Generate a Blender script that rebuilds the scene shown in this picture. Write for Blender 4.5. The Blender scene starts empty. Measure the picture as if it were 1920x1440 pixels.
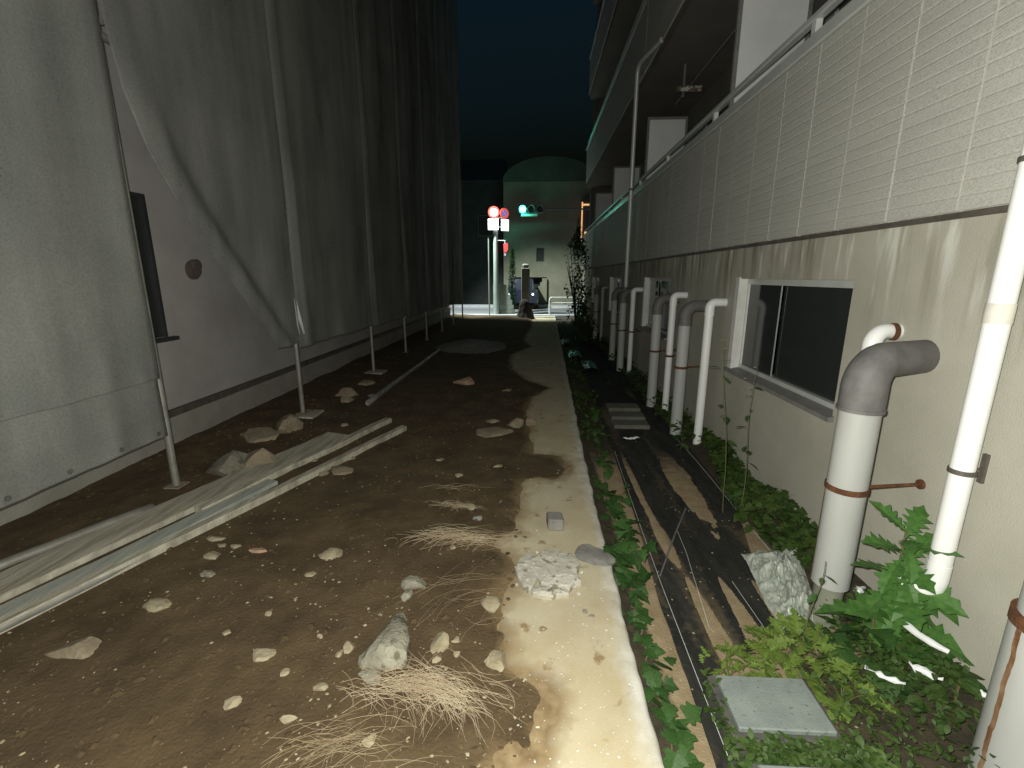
import bpy, math, random
import numpy as np
from mathutils import Vector, Matrix

random.seed(7)
RNG = np.random.default_rng(11)
S = bpy.context.scene
COL = S.collection
R = math.radians

# ------------------------------------------------------------------ camera
cam_d = bpy.data.cameras.new('camera')
cam_d.sensor_fit = 'HORIZONTAL'
cam_d.sensor_width = 36.0
cam_d.lens = 868.0 / 1920.0 * 36.0
cam_d.clip_start = 0.02
cam_d.clip_end = 600.0
cam = bpy.data.objects.new('camera', cam_d)
COL.objects.link(cam)
cam.location = (0.0, 0.0, 1.5)
cam.rotation_euler = (R(90 - 13.1), 0.0, R(2.95))
S.camera = cam

# ------------------------------------------------------------------ night sky
W = bpy.data.worlds.new('World')
S.world = W
W.use_nodes = True
wn = W.node_tree.nodes
wl = W.node_tree.links
bg = wn['Background']
sky = wn.new('ShaderNodeTexSky')
sky.sky_type = 'NISHITA'
sky.sun_disc = False
sky.sun_elevation = R(-4.0)
sky.sun_rotation = R(200)
tint = wn.new('ShaderNodeMix')          # city-glow tint of the night sky, the same in every direction
tint.data_type = 'RGBA'
tint.blend_type = 'MULTIPLY'
tint.inputs['Factor'].default_value = 1.0
tint.inputs['B'].default_value = (0.36, 0.92, 1.15, 1.0)
wl.new(sky.outputs['Color'], tint.inputs['A'])
wl.new(tint.outputs['Result'], bg.inputs['Color'])
bg.inputs['Strength'].default_value = 0.6

# the phone's flash, which lights the whole near scene
def point(name, loc, watts, col, radius):
    l = bpy.data.lights.new(name, 'POINT')
    l.energy = watts
    l.color = col
    l.shadow_soft_size = radius
    o = bpy.data.objects.new(name, l)
    o.location = loc
    COL.objects.link(o)
    return o
point('camera_flash', (-0.035, 0.01, 1.54), 350.0, (0.975, 0.975, 0.87), 0.012)
# street lighting of the crossing at the end of the lane (the lamps stand out of view)
sl_d = bpy.data.lights.new('street_light', 'SPOT')
sl_d.energy = 4600.0
sl_d.color = (0.86, 0.98, 0.93)
sl_d.shadow_soft_size = 0.12
sl_d.spot_size = R(84)
sl_d.spot_blend = 0.55
sl_o = bpy.data.objects.new('street_light', sl_d)
sl_o.location = (-2.9, 17.75, 6.0)
sl_o.rotation_euler = (Vector((-0.6, 20.6, 0.0)) - Vector(sl_o.location)).to_track_quat('-Z', 'Y').to_euler()
COL.objects.link(sl_o)

V = S.view_settings
V.view_transform = 'Standard'
V.look = 'None'
V.gamma = 1.0
V.exposure = 0.0
V.use_curve_mapping = False

# ------------------------------------------------------------------ materials
def mat(name, col, rough=0.8, col2=None, scale=6.0, bump=0.0, bscale=60.0, metal=0.0, spec=0.4,
        stretch=(1, 1, 1), lo=0.35, hi=0.65, detail=6.0, speck=None, emit=None, estr=0.0, coat=0.0):
    m = bpy.data.materials.new(name)
    m.use_nodes = True
    n, l = m.node_tree.nodes, m.node_tree.links
    b = n['Principled BSDF']
    b.inputs['Roughness'].default_value = rough
    b.inputs['Metallic'].default_value = metal
    b.inputs['Specular IOR Level'].default_value = spec
    b.inputs['Base Color'].default_value = (*col, 1)
    if coat:
        b.inputs['Coat Weight'].default_value = coat
    tc = n.new('ShaderNodeTexCoord')
    mp = n.new('ShaderNodeMapping')
    l.new(tc.outputs['Object'], mp.inputs['Vector'])
    mp.inputs['Scale'].default_value = stretch
    out = None
    if col2 is not None:
        t = n.new('ShaderNodeTexNoise')
        t.inputs['Scale'].default_value = scale
        t.inputs['Detail'].default_value = detail
        t.inputs['Roughness'].default_value = 0.62
        l.new(mp.outputs['Vector'], t.inputs['Vector'])
        r = n.new('ShaderNodeValToRGB')
        r.color_ramp.elements[0].position = lo
        r.color_ramp.elements[1].position = hi
        r.color_ramp.elements[0].color = (*col, 1)
        r.color_ramp.elements[1].color = (*col2, 1)
        l.new(t.outputs['Fac'], r.inputs['Fac'])
        out = r.outputs['Color']
    if speck is not None:                     # (colour, scale, threshold)
        sc, ss, th = speck
        t2 = n.new('ShaderNodeTexNoise')
        t2.inputs['Scale'].default_value = ss
        t2.inputs['Detail'].default_value = 3.0
        l.new(tc.outputs['Object'], t2.inputs['Vector'])
        r2 = n.new('ShaderNodeValToRGB')
        r2.color_ramp.elements[0].position = th
        r2.color_ramp.elements[1].position = min(1.0, th + 0.06)
        l.new(t2.outputs['Fac'], r2.inputs['Fac'])
        mx = n.new('ShaderNodeMix')
        mx.data_type = 'RGBA'
        l.new(r2.outputs['Color'], mx.inputs['Factor'])
        if out is not None:
            l.new(out, mx.inputs['A'])
        else:
            mx.inputs['A'].default_value = (*col, 1)
        mx.inputs['B'].default_value = (*sc, 1)
        out = mx.outputs['Result']
    if out is not None:
        l.new(out, b.inputs['Base Color'])
    if bump:
        t3 = n.new('ShaderNodeTexNoise')
        t3.inputs['Scale'].default_value = bscale
        t3.inputs['Detail'].default_value = 5.0
        l.new(mp.outputs['Vector'], t3.inputs['Vector'])
        bp = n.new('ShaderNodeBump')
        bp.inputs['Strength'].default_value = bump
        bp.inputs['Distance'].default_value = 0.01
        l.new(t3.outputs['Fac'], bp.inputs['Height'])
        l.new(bp.outputs['Normal'], b.inputs['Normal'])
    if emit is not None:
        b.inputs['Emission Color'].default_value = (*emit, 1)
        b.inputs['Emission Strength'].default_value = estr
    return m

def wall_mat():
    """Tan painted mortar with pale run-off streaks under the tiles and grime."""
    m = mat('painted_mortar', (0.375, 0.36, 0.30), 0.85, (0.435, 0.415, 0.355), 2.2, 0.25, 160.0)
    n, l = m.node_tree.nodes, m.node_tree.links
    b = n['Principled BSDF']
    base = b.inputs['Base Color'].links[0].from_socket
    tc = n['Texture Coordinate']
    # vertical run-off streaks: noise squeezed along z
    mp = n.new('ShaderNodeMapping')
    mp.inputs['Scale'].default_value = (1, 7, 0.55)
    l.new(tc.outputs['Object'], mp.inputs['Vector'])
    t = n.new('ShaderNodeTexNoise')
    t.inputs['Scale'].default_value = 1.5
    t.inputs['Detail'].default_value = 4
    l.new(mp.outputs['Vector'], t.inputs['Vector'])
    sx = n.new('ShaderNodeSeparateXYZ')
    l.new(tc.outputs['Object'], sx.inputs[0])
    mr = n.new('ShaderNodeMapRange')          # streaks live on the band below the tiles
    mr.inputs['From Min'].default_value = 1.25
    mr.inputs['From Max'].default_value = 1.72
    l.new(sx.outputs['Z'], mr.inputs['Value'])
    r = n.new('ShaderNodeValToRGB')
    r.color_ramp.elements[0].position = 0.47
    r.color_ramp.elements[1].position = 0.66
    l.new(t.outputs['Fac'], r.inputs['Fac'])
    mu = n.new('ShaderNodeMath')
    mu.operation = 'MULTIPLY'
    l.new(mr.outputs['Result'], mu.inputs[0])
    l.new(r.outputs['Color'], mu.inputs[1])
    mx = n.new('ShaderNodeMix')
    mx.data_type = 'RGBA'
    l.new(mu.outputs[0], mx.inputs['Factor'])
    l.new(base, mx.inputs['A'])
    mx.inputs['B'].default_value = (0.215, 0.20, 0.15, 1)
    # pale lime streaks
    t2 = n.new('ShaderNodeTexNoise')
    t2.inputs['Scale'].default_value = 2.1
    t2.inputs['Detail'].default_value = 3
    mp2 = n.new('ShaderNodeMapping')
    mp2.inputs['Scale'].default_value = (1, 6, 0.9)
    mp2.inputs['Location'].default_value = (3, 5.2, 1)
    l.new(tc.outputs['Object'], mp2.inputs['Vector'])
    l.new(mp2.outputs['Vector'], t2.inputs['Vector'])
    r2 = n.new('ShaderNodeValToRGB')
    r2.color_ramp.elements[0].position = 0.55
    r2.color_ramp.elements[1].position = 0.68
    l.new(t2.outputs['Fac'], r2.inputs['Fac'])
    mu2 = n.new('ShaderNodeMath')
    mu2.operation = 'MULTIPLY'
    l.new(mr.outputs['Result'], mu2.inputs[0])
    l.new(r2.outputs['Color'], mu2.inputs[1])
    mx2 = n.new('ShaderNodeMix')
    mx2.data_type = 'RGBA'
    l.new(mu2.outputs[0], mx2.inputs['Factor'])
    l.new(mx.outputs['Result'], mx2.inputs['A'])
    mx2.inputs['B'].default_value = (0.60, 0.60, 0.55, 1)
    l.new(mx2.outputs['Result'], b.inputs['Base Color'])
    return m

def net_mat(name='scaffold_net', thru=0.42):
    m = bpy.data.materials.new(name)
    m.use_nodes = True
    n, l = m.node_tree.nodes, m.node_tree.links
    n.remove(n['Principled BSDF'])
    d = n.new('ShaderNodeBsdfDiffuse')
    tr = n.new('ShaderNodeBsdfTranslucent')
    tp = n.new('ShaderNodeBsdfTransparent')
    tc = n.new('ShaderNodeTexCoord')
    t = n.new('ShaderNodeTexNoise')
    t.inputs['Scale'].default_value = 1.3
    t.inputs['Detail'].default_value = 5
    l.new(tc.outputs['Object'], t.inputs['Vector'])
    r = n.new('ShaderNodeValToRGB')
    r.color_ramp.elements[0].position = 0.3
    r.color_ramp.elements[1].position = 0.7
    r.color_ramp.elements[0].color = (0.26, 0.27, 0.255, 1)
    r.color_ramp.elements[1].color = (0.36, 0.365, 0.345, 1)
    l.new(t.outputs['Fac'], r.inputs['Fac'])
    wv = n.new('ShaderNodeTexNoise')
    wv.inputs['Scale'].default_value = 85.0
    wv.inputs['Detail'].default_value = 3
    l.new(tc.outputs['Object'], wv.inputs['Vector'])
    sm = n.new('ShaderNodeTexNoise')
    sm.inputs['Scale'].default_value = 1.0
    sm.inputs['Detail'].default_value = 5
    mpn = n.new('ShaderNodeMapping')
    mpn.inputs['Scale'].default_value = (1, 3.2, 0.5)
    l.new(tc.outputs['Object'], mpn.inputs['Vector'])
    l.new(mpn.outputs['Vector'], sm.inputs['Vector'])
    w2 = n.new('ShaderNodeMapRange')
    w2.inputs['From Min'].default_value = 0.3
    w2.inputs['From Max'].default_value = 0.7
    w2.inputs['To Min'].default_value = 0.88
    w2.inputs['To Max'].default_value = 1.14
    l.new(wv.outputs['Fac'], w2.inputs['Value'])
    w3 = n.new('ShaderNodeMapRange')
    w3.inputs['From Min'].default_value = 0.3
    w3.inputs['From Max'].default_value = 0.7
    w3.inputs['To Min'].default_value = 0.72
    w3.inputs['To Max'].default_value = 1.25
    l.new(sm.outputs['Fac'], w3.inputs['Value'])
    mm = n.new('ShaderNodeMath')
    mm.operation = 'MULTIPLY'
    l.new(w2.outputs['Result'], mm.inputs[0])
    l.new(w3.outputs['Result'], mm.inputs[1])
    vm = n.new('ShaderNodeVectorMath')
    vm.operation = 'SCALE'
    l.new(r.outputs['Color'], vm.inputs[0])
    l.new(mm.outputs[0], vm.inputs['Scale'])
    l.new(vm.outputs['Vector'], d.inputs['Color'])
    l.new(vm.outputs['Vector'], tr.inputs['Color'])
    m1 = n.new('ShaderNodeMixShader')
    m1.inputs[0].default_value = 0.25
    l.new(d.outputs[0], m1.inputs[1])
    l.new(tr.outputs[0], m1.inputs[2])
    m2 = n.new('ShaderNodeMixShader')
    m2.inputs[0].default_value = thru
    l.new(m1.outputs[0], m2.inputs[1])
    l.new(tp.outputs[0], m2.inputs[2])
    l.new(m2.outputs[0], n['Material Output'].inputs['Surface'])
    return m

def leaf_mat(name, c1, c2, rough=0.5, scale=9.0):
    m = mat(name, c1, rough, c2, scale, 0.15, 90.0, spec=0.35)
    n, l = m.node_tree.nodes, m.node_tree.links
    b = n['Principled BSDF']
    tr = n.new('ShaderNodeBsdfTranslucent')
    l.new(b.inputs['Base Color'].links[0].from_socket, tr.inputs['Color'])
    mx = n.new('ShaderNodeMixShader')
    mx.inputs[0].default_value = 0.22
    l.new(b.outputs[0], mx.inputs[1])
    l.new(tr.outputs[0], mx.inputs[2])
    l.new(mx.outputs[0], n['Material Output'].inputs['Surface'])
    return m

def blend_attr(m, attr, col, col2, scale=20.0):
    """mix a second (noisy) colour in where the mesh attribute is high: dust, thin soil, clean concrete, humus"""
    n, l = m.node_tree.nodes, m.node_tree.links
    b = n['Principled BSDF']
    base = b.inputs['Base Color'].links[0].from_socket
    a = n.new('ShaderNodeAttribute')
    a.attribute_name = attr
    t = n.new('ShaderNodeTexNoise')
    t.inputs['Scale'].default_value = scale
    t.inputs['Detail'].default_value = 7
    tc = n['Texture Coordinate']
    l.new(tc.outputs['Object'], t.inputs['Vector'])
    ad = n.new('ShaderNodeMath')
    ad.operation = 'ADD'
    l.new(a.outputs['Fac'], ad.inputs[0])
    l.new(t.outputs['Fac'], ad.inputs[1])
    mr = n.new('ShaderNodeMapRange')
    mr.inputs['From Min'].default_value = 0.72
    mr.inputs['From Max'].default_value = 1.28
    l.new(ad.outputs[0], mr.inputs['Value'])
    r = n.new('ShaderNodeValToRGB')
    r.color_ramp.elements[0].position = 0.35
    r.color_ramp.elements[1].position = 0.65
    r.color_ramp.elements[0].color = (*col, 1)
    r.color_ramp.elements[1].color = (*col2, 1)
    l.new(t.outputs['Fac'], r.inputs['Fac'])
    mx = n.new('ShaderNodeMix')
    mx.data_type = 'RGBA'
    l.new(mr.outputs['Result'], mx.inputs['Factor'])
    l.new(base, mx.inputs['A'])
    l.new(r.outputs['Color'], mx.inputs['B'])
    l.new(mx.outputs['Result'], b.inputs['Base Color'])
def set_attr(o, name, vals):
    at = o.data.attributes.new(name, 'FLOAT', 'POINT')
    at.data.foreach_set('value', np.clip(np.asarray(vals, dtype=np.float32).ravel(), 0, 1))
M = {}
M['ground'] = mat('far_ground', (0.05, 0.045, 0.035), 0.95, (0.08, 0.07, 0.05), 3.0)
M['soil'] = mat('brown_soil', (0.056, 0.036, 0.017), 0.95, (0.104, 0.070, 0.034), 3.4, 0.6, 70.0,
                speck=((0.21, 0.16, 0.09), 95.0, 0.69), detail=9.0)
blend_attr(M['soil'], 'thin', (0.25, 0.18, 0.095), (0.17, 0.115, 0.055), 16.0)
M['concrete'] = mat('sandy_concrete', (0.42, 0.345, 0.215), 0.9, (0.50, 0.445, 0.325), 2.6, 0.16, 230.0,
                    speck=((0.27, 0.19, 0.10), 9.0, 0.63), detail=9.0)
blend_attr(M['concrete'], 'clean', (0.47, 0.45, 0.39), (0.60, 0.58, 0.52), 11.0)
blend_attr(M['concrete'], 'dust', (0.16, 0.105, 0.05), (0.30, 0.22, 0.12), 14.0)
M['kerb'] = mat('pale_concrete_edge', (0.46, 0.43, 0.36), 0.9, (0.58, 0.56, 0.50), 7.0, 0.5, 90.0)
M['sand'] = mat('bed_sand', (0.23, 0.17, 0.095), 0.95, (0.31, 0.24, 0.15), 12.0, 0.5, 120.0)
blend_attr(M['sand'], 'humus', (0.030, 0.025, 0.016), (0.065, 0.050, 0.030), 18.0)
M['fabric'] = mat('weed_fabric', (0.017, 0.017, 0.0155), 0.85, (0.042, 0.040, 0.035), 5.0, 0.25, 300.0,
                  stretch=(2.2, 0.6, 1), lo=0.40, hi=0.75, spec=0.25)
blend_attr(M['fabric'], 'dust', (0.16, 0.12, 0.07), (0.10, 0.08, 0.05), 30.0)
M['asphalt'] = mat('asphalt', (0.16, 0.16, 0.17), 0.9, (0.22, 0.22, 0.23), 8.0)
M['pavement'] = mat('pavement', (0.42, 0.42, 0.44), 0.85, (0.52, 0.52, 0.54), 5.0)
M['mortar'] = wall_mat()
M['lwall'] = mat('grey_render', (0.32, 0.30, 0.295), 0.9, (0.39, 0.37, 0.36), 1.4, 0.25, 120.0)
M['lbase'] = mat('foundation', (0.23, 0.22, 0.19), 0.92, (0.30, 0.28, 0.25), 2.5, 0.4, 60.0)
M['siding'] = mat('grey_siding', (0.47, 0.46, 0.425), 0.62, (0.54, 0.53, 0.49), 3.0, 0.45, 130.0, stretch=(1, .35, 2.2), speck=((0.42, 0.41, 0.375), 150.0, 0.54))
M['caulk'] = mat('pale_caulk', (0.66, 0.64, 0.58), 0.7, (0.52, 0.50, 0.45), 9.0)
M['alu'] = mat('aluminium', (0.52, 0.54, 0.52), 0.36, (0.60, 0.615, 0.595), 6.0, metal=0.15, spec=0.6)
M['alu_white'] = mat('white_sash', (0.70, 0.69, 0.67), 0.4, (0.60, 0.59, 0.57), 8.0)
M['sill'] = mat('grey_sill', (0.17, 0.165, 0.16), 0.55, (0.23, 0.225, 0.215), 9.0)
M['glass'] = mat('dark_glass', (0.028, 0.032, 0.031), 0.08, spec=0.5)
M['white'] = mat('white_board', (0.78, 0.785, 0.79), 0.6, (0.70, 0.705, 0.71), 3.0)
M['pvc'] = mat('white_pvc', (0.84, 0.84, 0.845), 0.4, (0.78, 0.775, 0.77), 5.0, stretch=(1, 1, .3), spec=0.45)
M['pvc_grey'] = mat('grey_pvc', (0.37, 0.375, 0.36), 0.5, (0.43, 0.435, 0.42), 4.0, stretch=(1, 1, .3))
M['fitting'] = mat('grey_fitting', (0.105, 0.10, 0.10), 0.6, (0.17, 0.165, 0.16), 8.0, 0.15, 50.0)
M['rust'] = mat('rusty_steel', (0.075, 0.028, 0.014), 0.9, (0.14, 0.06, 0.022), 22.0, 0.5, 90.0)
M['rust_stain'] = mat('rust_stain', (0.12, 0.048, 0.016), 0.9, (0.27, 0.17, 0.09), 26.0, 0.2, 60.0, stretch=(1, 1, .4))
M['bracket'] = mat('dark_bracket', (0.10, 0.09, 0.08), 0.6, (0.16, 0.14, 0.12), 12.0, metal=0.4)
M['steel'] = mat('galvanised_pipe', (0.30, 0.30, 0.28), 0.5, (0.22, 0.205, 0.17), 9.0, metal=0.35)
M['board'] = mat('muddy_board', (0.27, 0.245, 0.185), 0.85, (0.50, 0.47, 0.385), 5.0, 0.5, 40.0, stretch=(6, .5, 1))
M['board2'] = mat('grey_board', (0.28, 0.30, 0.275), 0.8, (0.42, 0.42, 0.365), 5.0, 0.4, 40.0, stretch=(6, .5, 1))
M['stone'] = mat('pale_stone', (0.24, 0.20, 0.125), 0.9, (0.36, 0.31, 0.215), 14.0, 0.6, 45.0)
M['stone_w'] = mat('white_stone', (0.185, 0.17, 0.125), 0.9, (0.31, 0.29, 0.23), 9.0, 0.9, 60.0, speck=((0.13, 0.115, 0.08), 14.0, 0.57))
M['rubble'] = mat('broken_concrete', (0.40, 0.375, 0.315), 0.9, (0.52, 0.495, 0.43), 12.0, 0.7, 40.0, speck=((0.24, 0.21, 0.15), 22.0, 0.6))
M['stone_g'] = mat('grey_stone', (0.17, 0.165, 0.155), 0.9, (0.25, 0.24, 0.22), 10.0, 0.5, 40.0)
M['stone_p'] = mat('reddish_stone', (0.34, 0.21, 0.14), 0.9, (0.40, 0.28, 0.20), 10.0, 0.5, 40.0)
M['stone_b'] = mat('muddy_stone', (0.19, 0.15, 0.10), 0.95, (0.29, 0.235, 0.165), 9.0, 0.6, 40.0)
M['gravel'] = mat('grey_gravel', (0.17, 0.16, 0.15), 0.95, (0.30, 0.28, 0.26), 22.0, 0.9, 60.0)
M['straw'] = mat('dry_straw', (0.27, 0.20, 0.125), 0.8, (0.40, 0.325, 0.22), 12.0)
M['straw2'] = mat('dull_straw', (0.17, 0.125, 0.07), 0.85, (0.27, 0.205, 0.125), 12.0)
M['plastic'] = mat('cloudy_plastic', (0.33, 0.36, 0.31), 0.34, (0.44, 0.46, 0.41), 6.0, spec=0.5)
M['plastic_w'] = mat('white_plastic', (0.74, 0.75, 0.75), 0.4)
M['signal_tint_plastic'] = mat('signal_tint_plastic', (0.05, 0.16, 0.12), 0.22, (0.09, 0.22, 0.17), 7.0)  # teal base colour stands in for the green signal's reflection
M['lid'] = mat('pit_lid', (0.16, 0.185, 0.175), 0.8, (0.21, 0.235, 0.22), 9.0, 0.25, 150.0, speck=((0.11, 0.125, 0.115), 60.0, 0.62))
M['lid_side'] = mat('pit_rim', (0.05, 0.05, 0.045), 0.9, (0.09, 0.09, 0.075), 9.0)
M['net'] = net_mat()
M['net2'] = net_mat('scaffold_net_dense', 0.30)
M['paver'] = mat('mossy_paver', (0.10, 0.10, 0.085), 0.9, (0.15, 0.145, 0.12), 10.0, 0.5, 60.0)
M['ivy'] = leaf_mat('ivy_leaf', (0.026, 0.068, 0.016), (0.052, 0.112, 0.027))
M['ivy2'] = leaf_mat('ivy_leaf_dark', (0.020, 0.055, 0.014), (0.040, 0.095, 0.024))
M['thistle'] = leaf_mat('thistle_leaf', (0.045, 0.125, 0.026), (0.090, 0.20, 0.045), 0.45)
M['fern'] = leaf_mat('mugwort_leaf', (0.085, 0.14, 0.022), (0.16, 0.225, 0.045), 0.6)
M['cover'] = leaf_mat('ground_cover_leaf', (0.030, 0.062, 0.012), (0.062, 0.105, 0.022), 0.6)
M['stem'] = mat('green_stem', (0.09, 0.10, 0.035), 0.7, (0.13, 0.10, 0.05), 12.0)
M['flower'] = mat('pale_flower', (0.72, 0.68, 0.45), 0.7)
M['facade'] = mat('olive_facade', (0.20, 0.185, 0.135), 0.9, (0.25, 0.235, 0.175), 1.4)
M['dark'] = mat('dark_opening', (0.012, 0.02, 0.018), 0.5)
M['roofing'] = mat('dark_roofing', (0.07, 0.08, 0.065), 0.8, (0.10, 0.11, 0.09), 2.0)
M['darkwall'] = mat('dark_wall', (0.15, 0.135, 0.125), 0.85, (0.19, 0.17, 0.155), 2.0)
M['brown'] = mat('brown_door', (0.09, 0.07, 0.06), 0.7, (0.12, 0.095, 0.08), 4.0)
M['block'] = mat('grey_green_block', (0.20, 0.235, 0.19), 0.9, (0.26, 0.29, 0.24), 3.0, 0.4, 30.0)
M['dim_wall'] = mat('dim_wall', (0.035, 0.04, 0.038), 0.9, (0.05, 0.055, 0.05), 2.0)
M['black_frame'] = mat('black_frame', (0.022, 0.024, 0.027), 0.5, (0.04, 0.042, 0.045), 9.0)
M['pole'] = mat('pale_pole', (0.42, 0.50, 0.45), 0.5, (0.34, 0.41, 0.36), 3.0)
M['upole'] = mat('dark_utility_pole', (0.045, 0.042, 0.038), 0.9, (0.07, 0.065, 0.06), 4.0)
M['signal'] = mat('signal_housing', (0.16, 0.19, 0.18), 0.5, (0.20, 0.23, 0.22), 4.0)
M['green_lamp'] = mat('green_lamp', (0.1, 0.6, 0.5), 0.4, emit=(0.10, 1.0, 0.72), estr=9.0)
M['lamp_off'] = mat('unlit_lens', (0.03, 0.025, 0.02), 0.3)
M['sign_white'] = mat('white_sign_glow', (0.8, 0.8, 0.8), 0.4, emit=(1.0, 1.0, 0.96), estr=1.8)  # emission of these sign colours stands in for flash thrown back by reflective faces
M['sign_red'] = mat('red_sign_glow', (0.6, 0.05, 0.04), 0.4, emit=(1.0, 0.13, 0.08), estr=0.75)
M['sign_blue'] = mat('blue_sign_glow', (0.05, 0.1, 0.5), 0.4, emit=(0.16, 0.28, 0.75), estr=0.7)
M['sign_tint'] = mat('grey_mark_glow', (0.5, 0.6, 0.62), 0.4, emit=(0.62, 0.85, 0.86), estr=0.8)
M['red_pale'] = mat('red_hanging_sign', (0.6, 0.05, 0.05), 0.4, emit=(1.0, 0.10, 0.11), estr=0.75)  # red of the small hanging sign, glow added though it is no lamp
M['warm'] = mat('warm_lit_frame', (0.7, 0.4, 0.2), 0.5, emit=(1.0, 0.55, 0.22), estr=0.9)
M['car'] = mat('dark_blue_car', (0.012, 0.016, 0.035), 0.25, coat=0.6)
M['headlamp'] = mat('headlamp', (0.8, 0.85, 0.9), 0.3, emit=(0.85, 0.95, 1.0), estr=3.0)
M['bark'] = mat('dark_bark', (0.035, 0.03, 0.024), 0.95, (0.06, 0.05, 0.04), 14.0, 0.8, 40.0, stretch=(1, 1, .3))
M['concpost'] = mat('weathered_post', (0.24, 0.24, 0.19), 0.9, (0.17, 0.18, 0.14), 5.0, 0.4, 30.0)
M['cloth'] = mat('patterned_cloth', (0.55, 0.52, 0.46), 0.8, (0.14, 0.10, 0.08), 16.0, lo=0.47, hi=0.53)

# ------------------------------------------------------------------ mesh helpers
class MB:
    def __init__(s):
        s.v, s.f = [], []
    def add(s, vs, fs):
        k = len(s.v)
        s.v += [tuple(p) for p in vs]
        s.f += [tuple(i + k for i in f) for f in fs]
        return s
    def box(s, x0, x1, y0, y1, z0, z1, bev=0.0):
        if bev <= 0:
            vs = [(x, y, z) for z in (z0, z1) for y in (y0, y1) for x in (x0, x1)]
            return s.add(vs, [(0, 2, 3, 1), (4, 5, 7, 6), (0, 1, 5, 4), (2, 6, 7, 3), (0, 4, 6, 2), (1, 3, 7, 5)])
        b = bev
        ring = lambda e, z: [(x0 + e, y0 + b, z), (x0 + b, y0 + e, z), (x1 - b, y0 + e, z), (x1 - e, y0 + b, z),
                             (x1 - e, y1 - b, z), (x1 - b, y1 - e, z), (x0 + b, y1 - e, z), (x0 + e, y1 - b, z)]
        inner = lambda z: [(x0 + b, y0 + b * 1.5, z), (x0 + b * 1.5, y0 + b, z), (x1 - b * 1.5, y0 + b, z), (x1 - b, y0 + b * 1.5, z),
                           (x1 - b, y1 - b * 1.5, z), (x1 - b * 1.5, y1 - b, z), (x0 + b * 1.5, y1 - b, z), (x0 + b, y1 - b * 1.5, z)]
        vs = inner(z0) + ring(0, z0 + b) + ring(0, z1 - b) + inner(z1)
        fs = [tuple(range(7, -1, -1)), tuple(range(24, 32))]
        for k in range(3):
            for i in range(8):
                j = (i + 1) % 8
                fs.append((k * 8 + i, k * 8 + j, k * 8 + 8 + j, k * 8 + 8 + i))
        return s.add(vs, fs)
    def tube(s, pts, rad, seg=12, cap=True):
        pts = [Vector(p) for p in pts]
        n = len(pts)
        rads = rad if isinstance(rad, (list, tuple)) else [rad] * n
        t0 = (pts[1] - pts[0]).normalized()
        a = Vector((0, 0, 1)) if abs(t0.z) < 0.9 else Vector((1, 0, 0))
        u = t0.cross(a).normalized()
        vs, fs = [], []
        for i, p in enumerate(pts):
            t = (pts[min(i + 1, n - 1)] - pts[max(i - 1, 0)]).normalized()
            u = (u - t * u.dot(t)).normalized()
            w = t.cross(u)
            for k in range(seg):
                an = 2 * math.pi * k / seg
                vs.append(p + (u * math.cos(an) + w * math.sin(an)) * rads[i])
        for i in range(n - 1):
            for k in range(seg):
                j = (k + 1) % seg
                fs.append((i * seg + k, i * seg + j, (i + 1) * seg + j, (i + 1) * seg + k))
        if cap:
            fs.append(tuple(range(seg - 1, -1, -1)))
            fs.append(tuple((n - 1) * seg + k for k in range(seg)))
        return s.add(vs, fs)
    def obar(s, a, b, w, h):
        """rectangular bar from a to b, w wide sideways, h high"""
        a, b = Vector(a), Vector(b)
        t = (b - a).normalized()
        sd = t.cross(Vector((0, 0, 1))).normalized() * (w / 2)
        up = sd.cross(t).normalized() * (h / 2)
        vs = [a - sd - up, a + sd - up, a + sd + up, a - sd + up, b - sd - up, b + sd - up, b + sd + up, b - sd + up]
        return s.add(vs, [(3, 2, 1, 0), (4, 5, 6, 7), (0, 1, 5, 4), (1, 2, 6, 5), (2, 3, 7, 6), (3, 0, 4, 7)])
    def disc(s, c, r, normal, th=0.01, seg=28, sx=1.0):
        n = Vector(normal).normalized()
        c = Vector(c)
        u = n.cross(Vector((0, 0, 1))).normalized()
        w = u.cross(n).normalized()
        vs = []
        for o in (-th / 2, th / 2):
            for k in range(seg):
                an = 2 * math.pi * k / seg
                vs.append(c + n * o + (u * math.cos(an) * sx + w * math.sin(an)) * r)
        fs = [tuple(range(seg - 1, -1, -1)), tuple(range(seg, 2 * seg))]
        for k in range(seg):
            j = (k + 1) % seg
            fs.append((k, j, seg + j, seg + k))
        return s.add(vs, fs)
    def ring(s, c, r0, r1, normal, th=0.012, seg=32):
        n = Vector(normal).normalized()
        c = Vector(c)
        u = n.cross(Vector((0, 0, 1))).normalized()
        w = u.cross(n).normalized()
        vs = []
        for o in (-th / 2, th / 2):
            for r in (r0, r1):
                for k in range(seg):
                    an = 2 * math.pi * k / seg
                    vs.append(c + n * o + (u * math.cos(an) + w * math.sin(an)) * r)
        fs = []
        for k in range(seg):
            j = (k + 1) % seg
            fs += [(k, seg + k, seg + j, j), (2 * seg + k, 2 * seg + j, 3 * seg + j, 3 * seg + k),
                   (seg + k, 3 * seg + k, 3 * seg + j, seg + j), (k, j, 2 * seg + j, 2 * seg + k)]
        return s.add(vs, fs)

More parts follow.
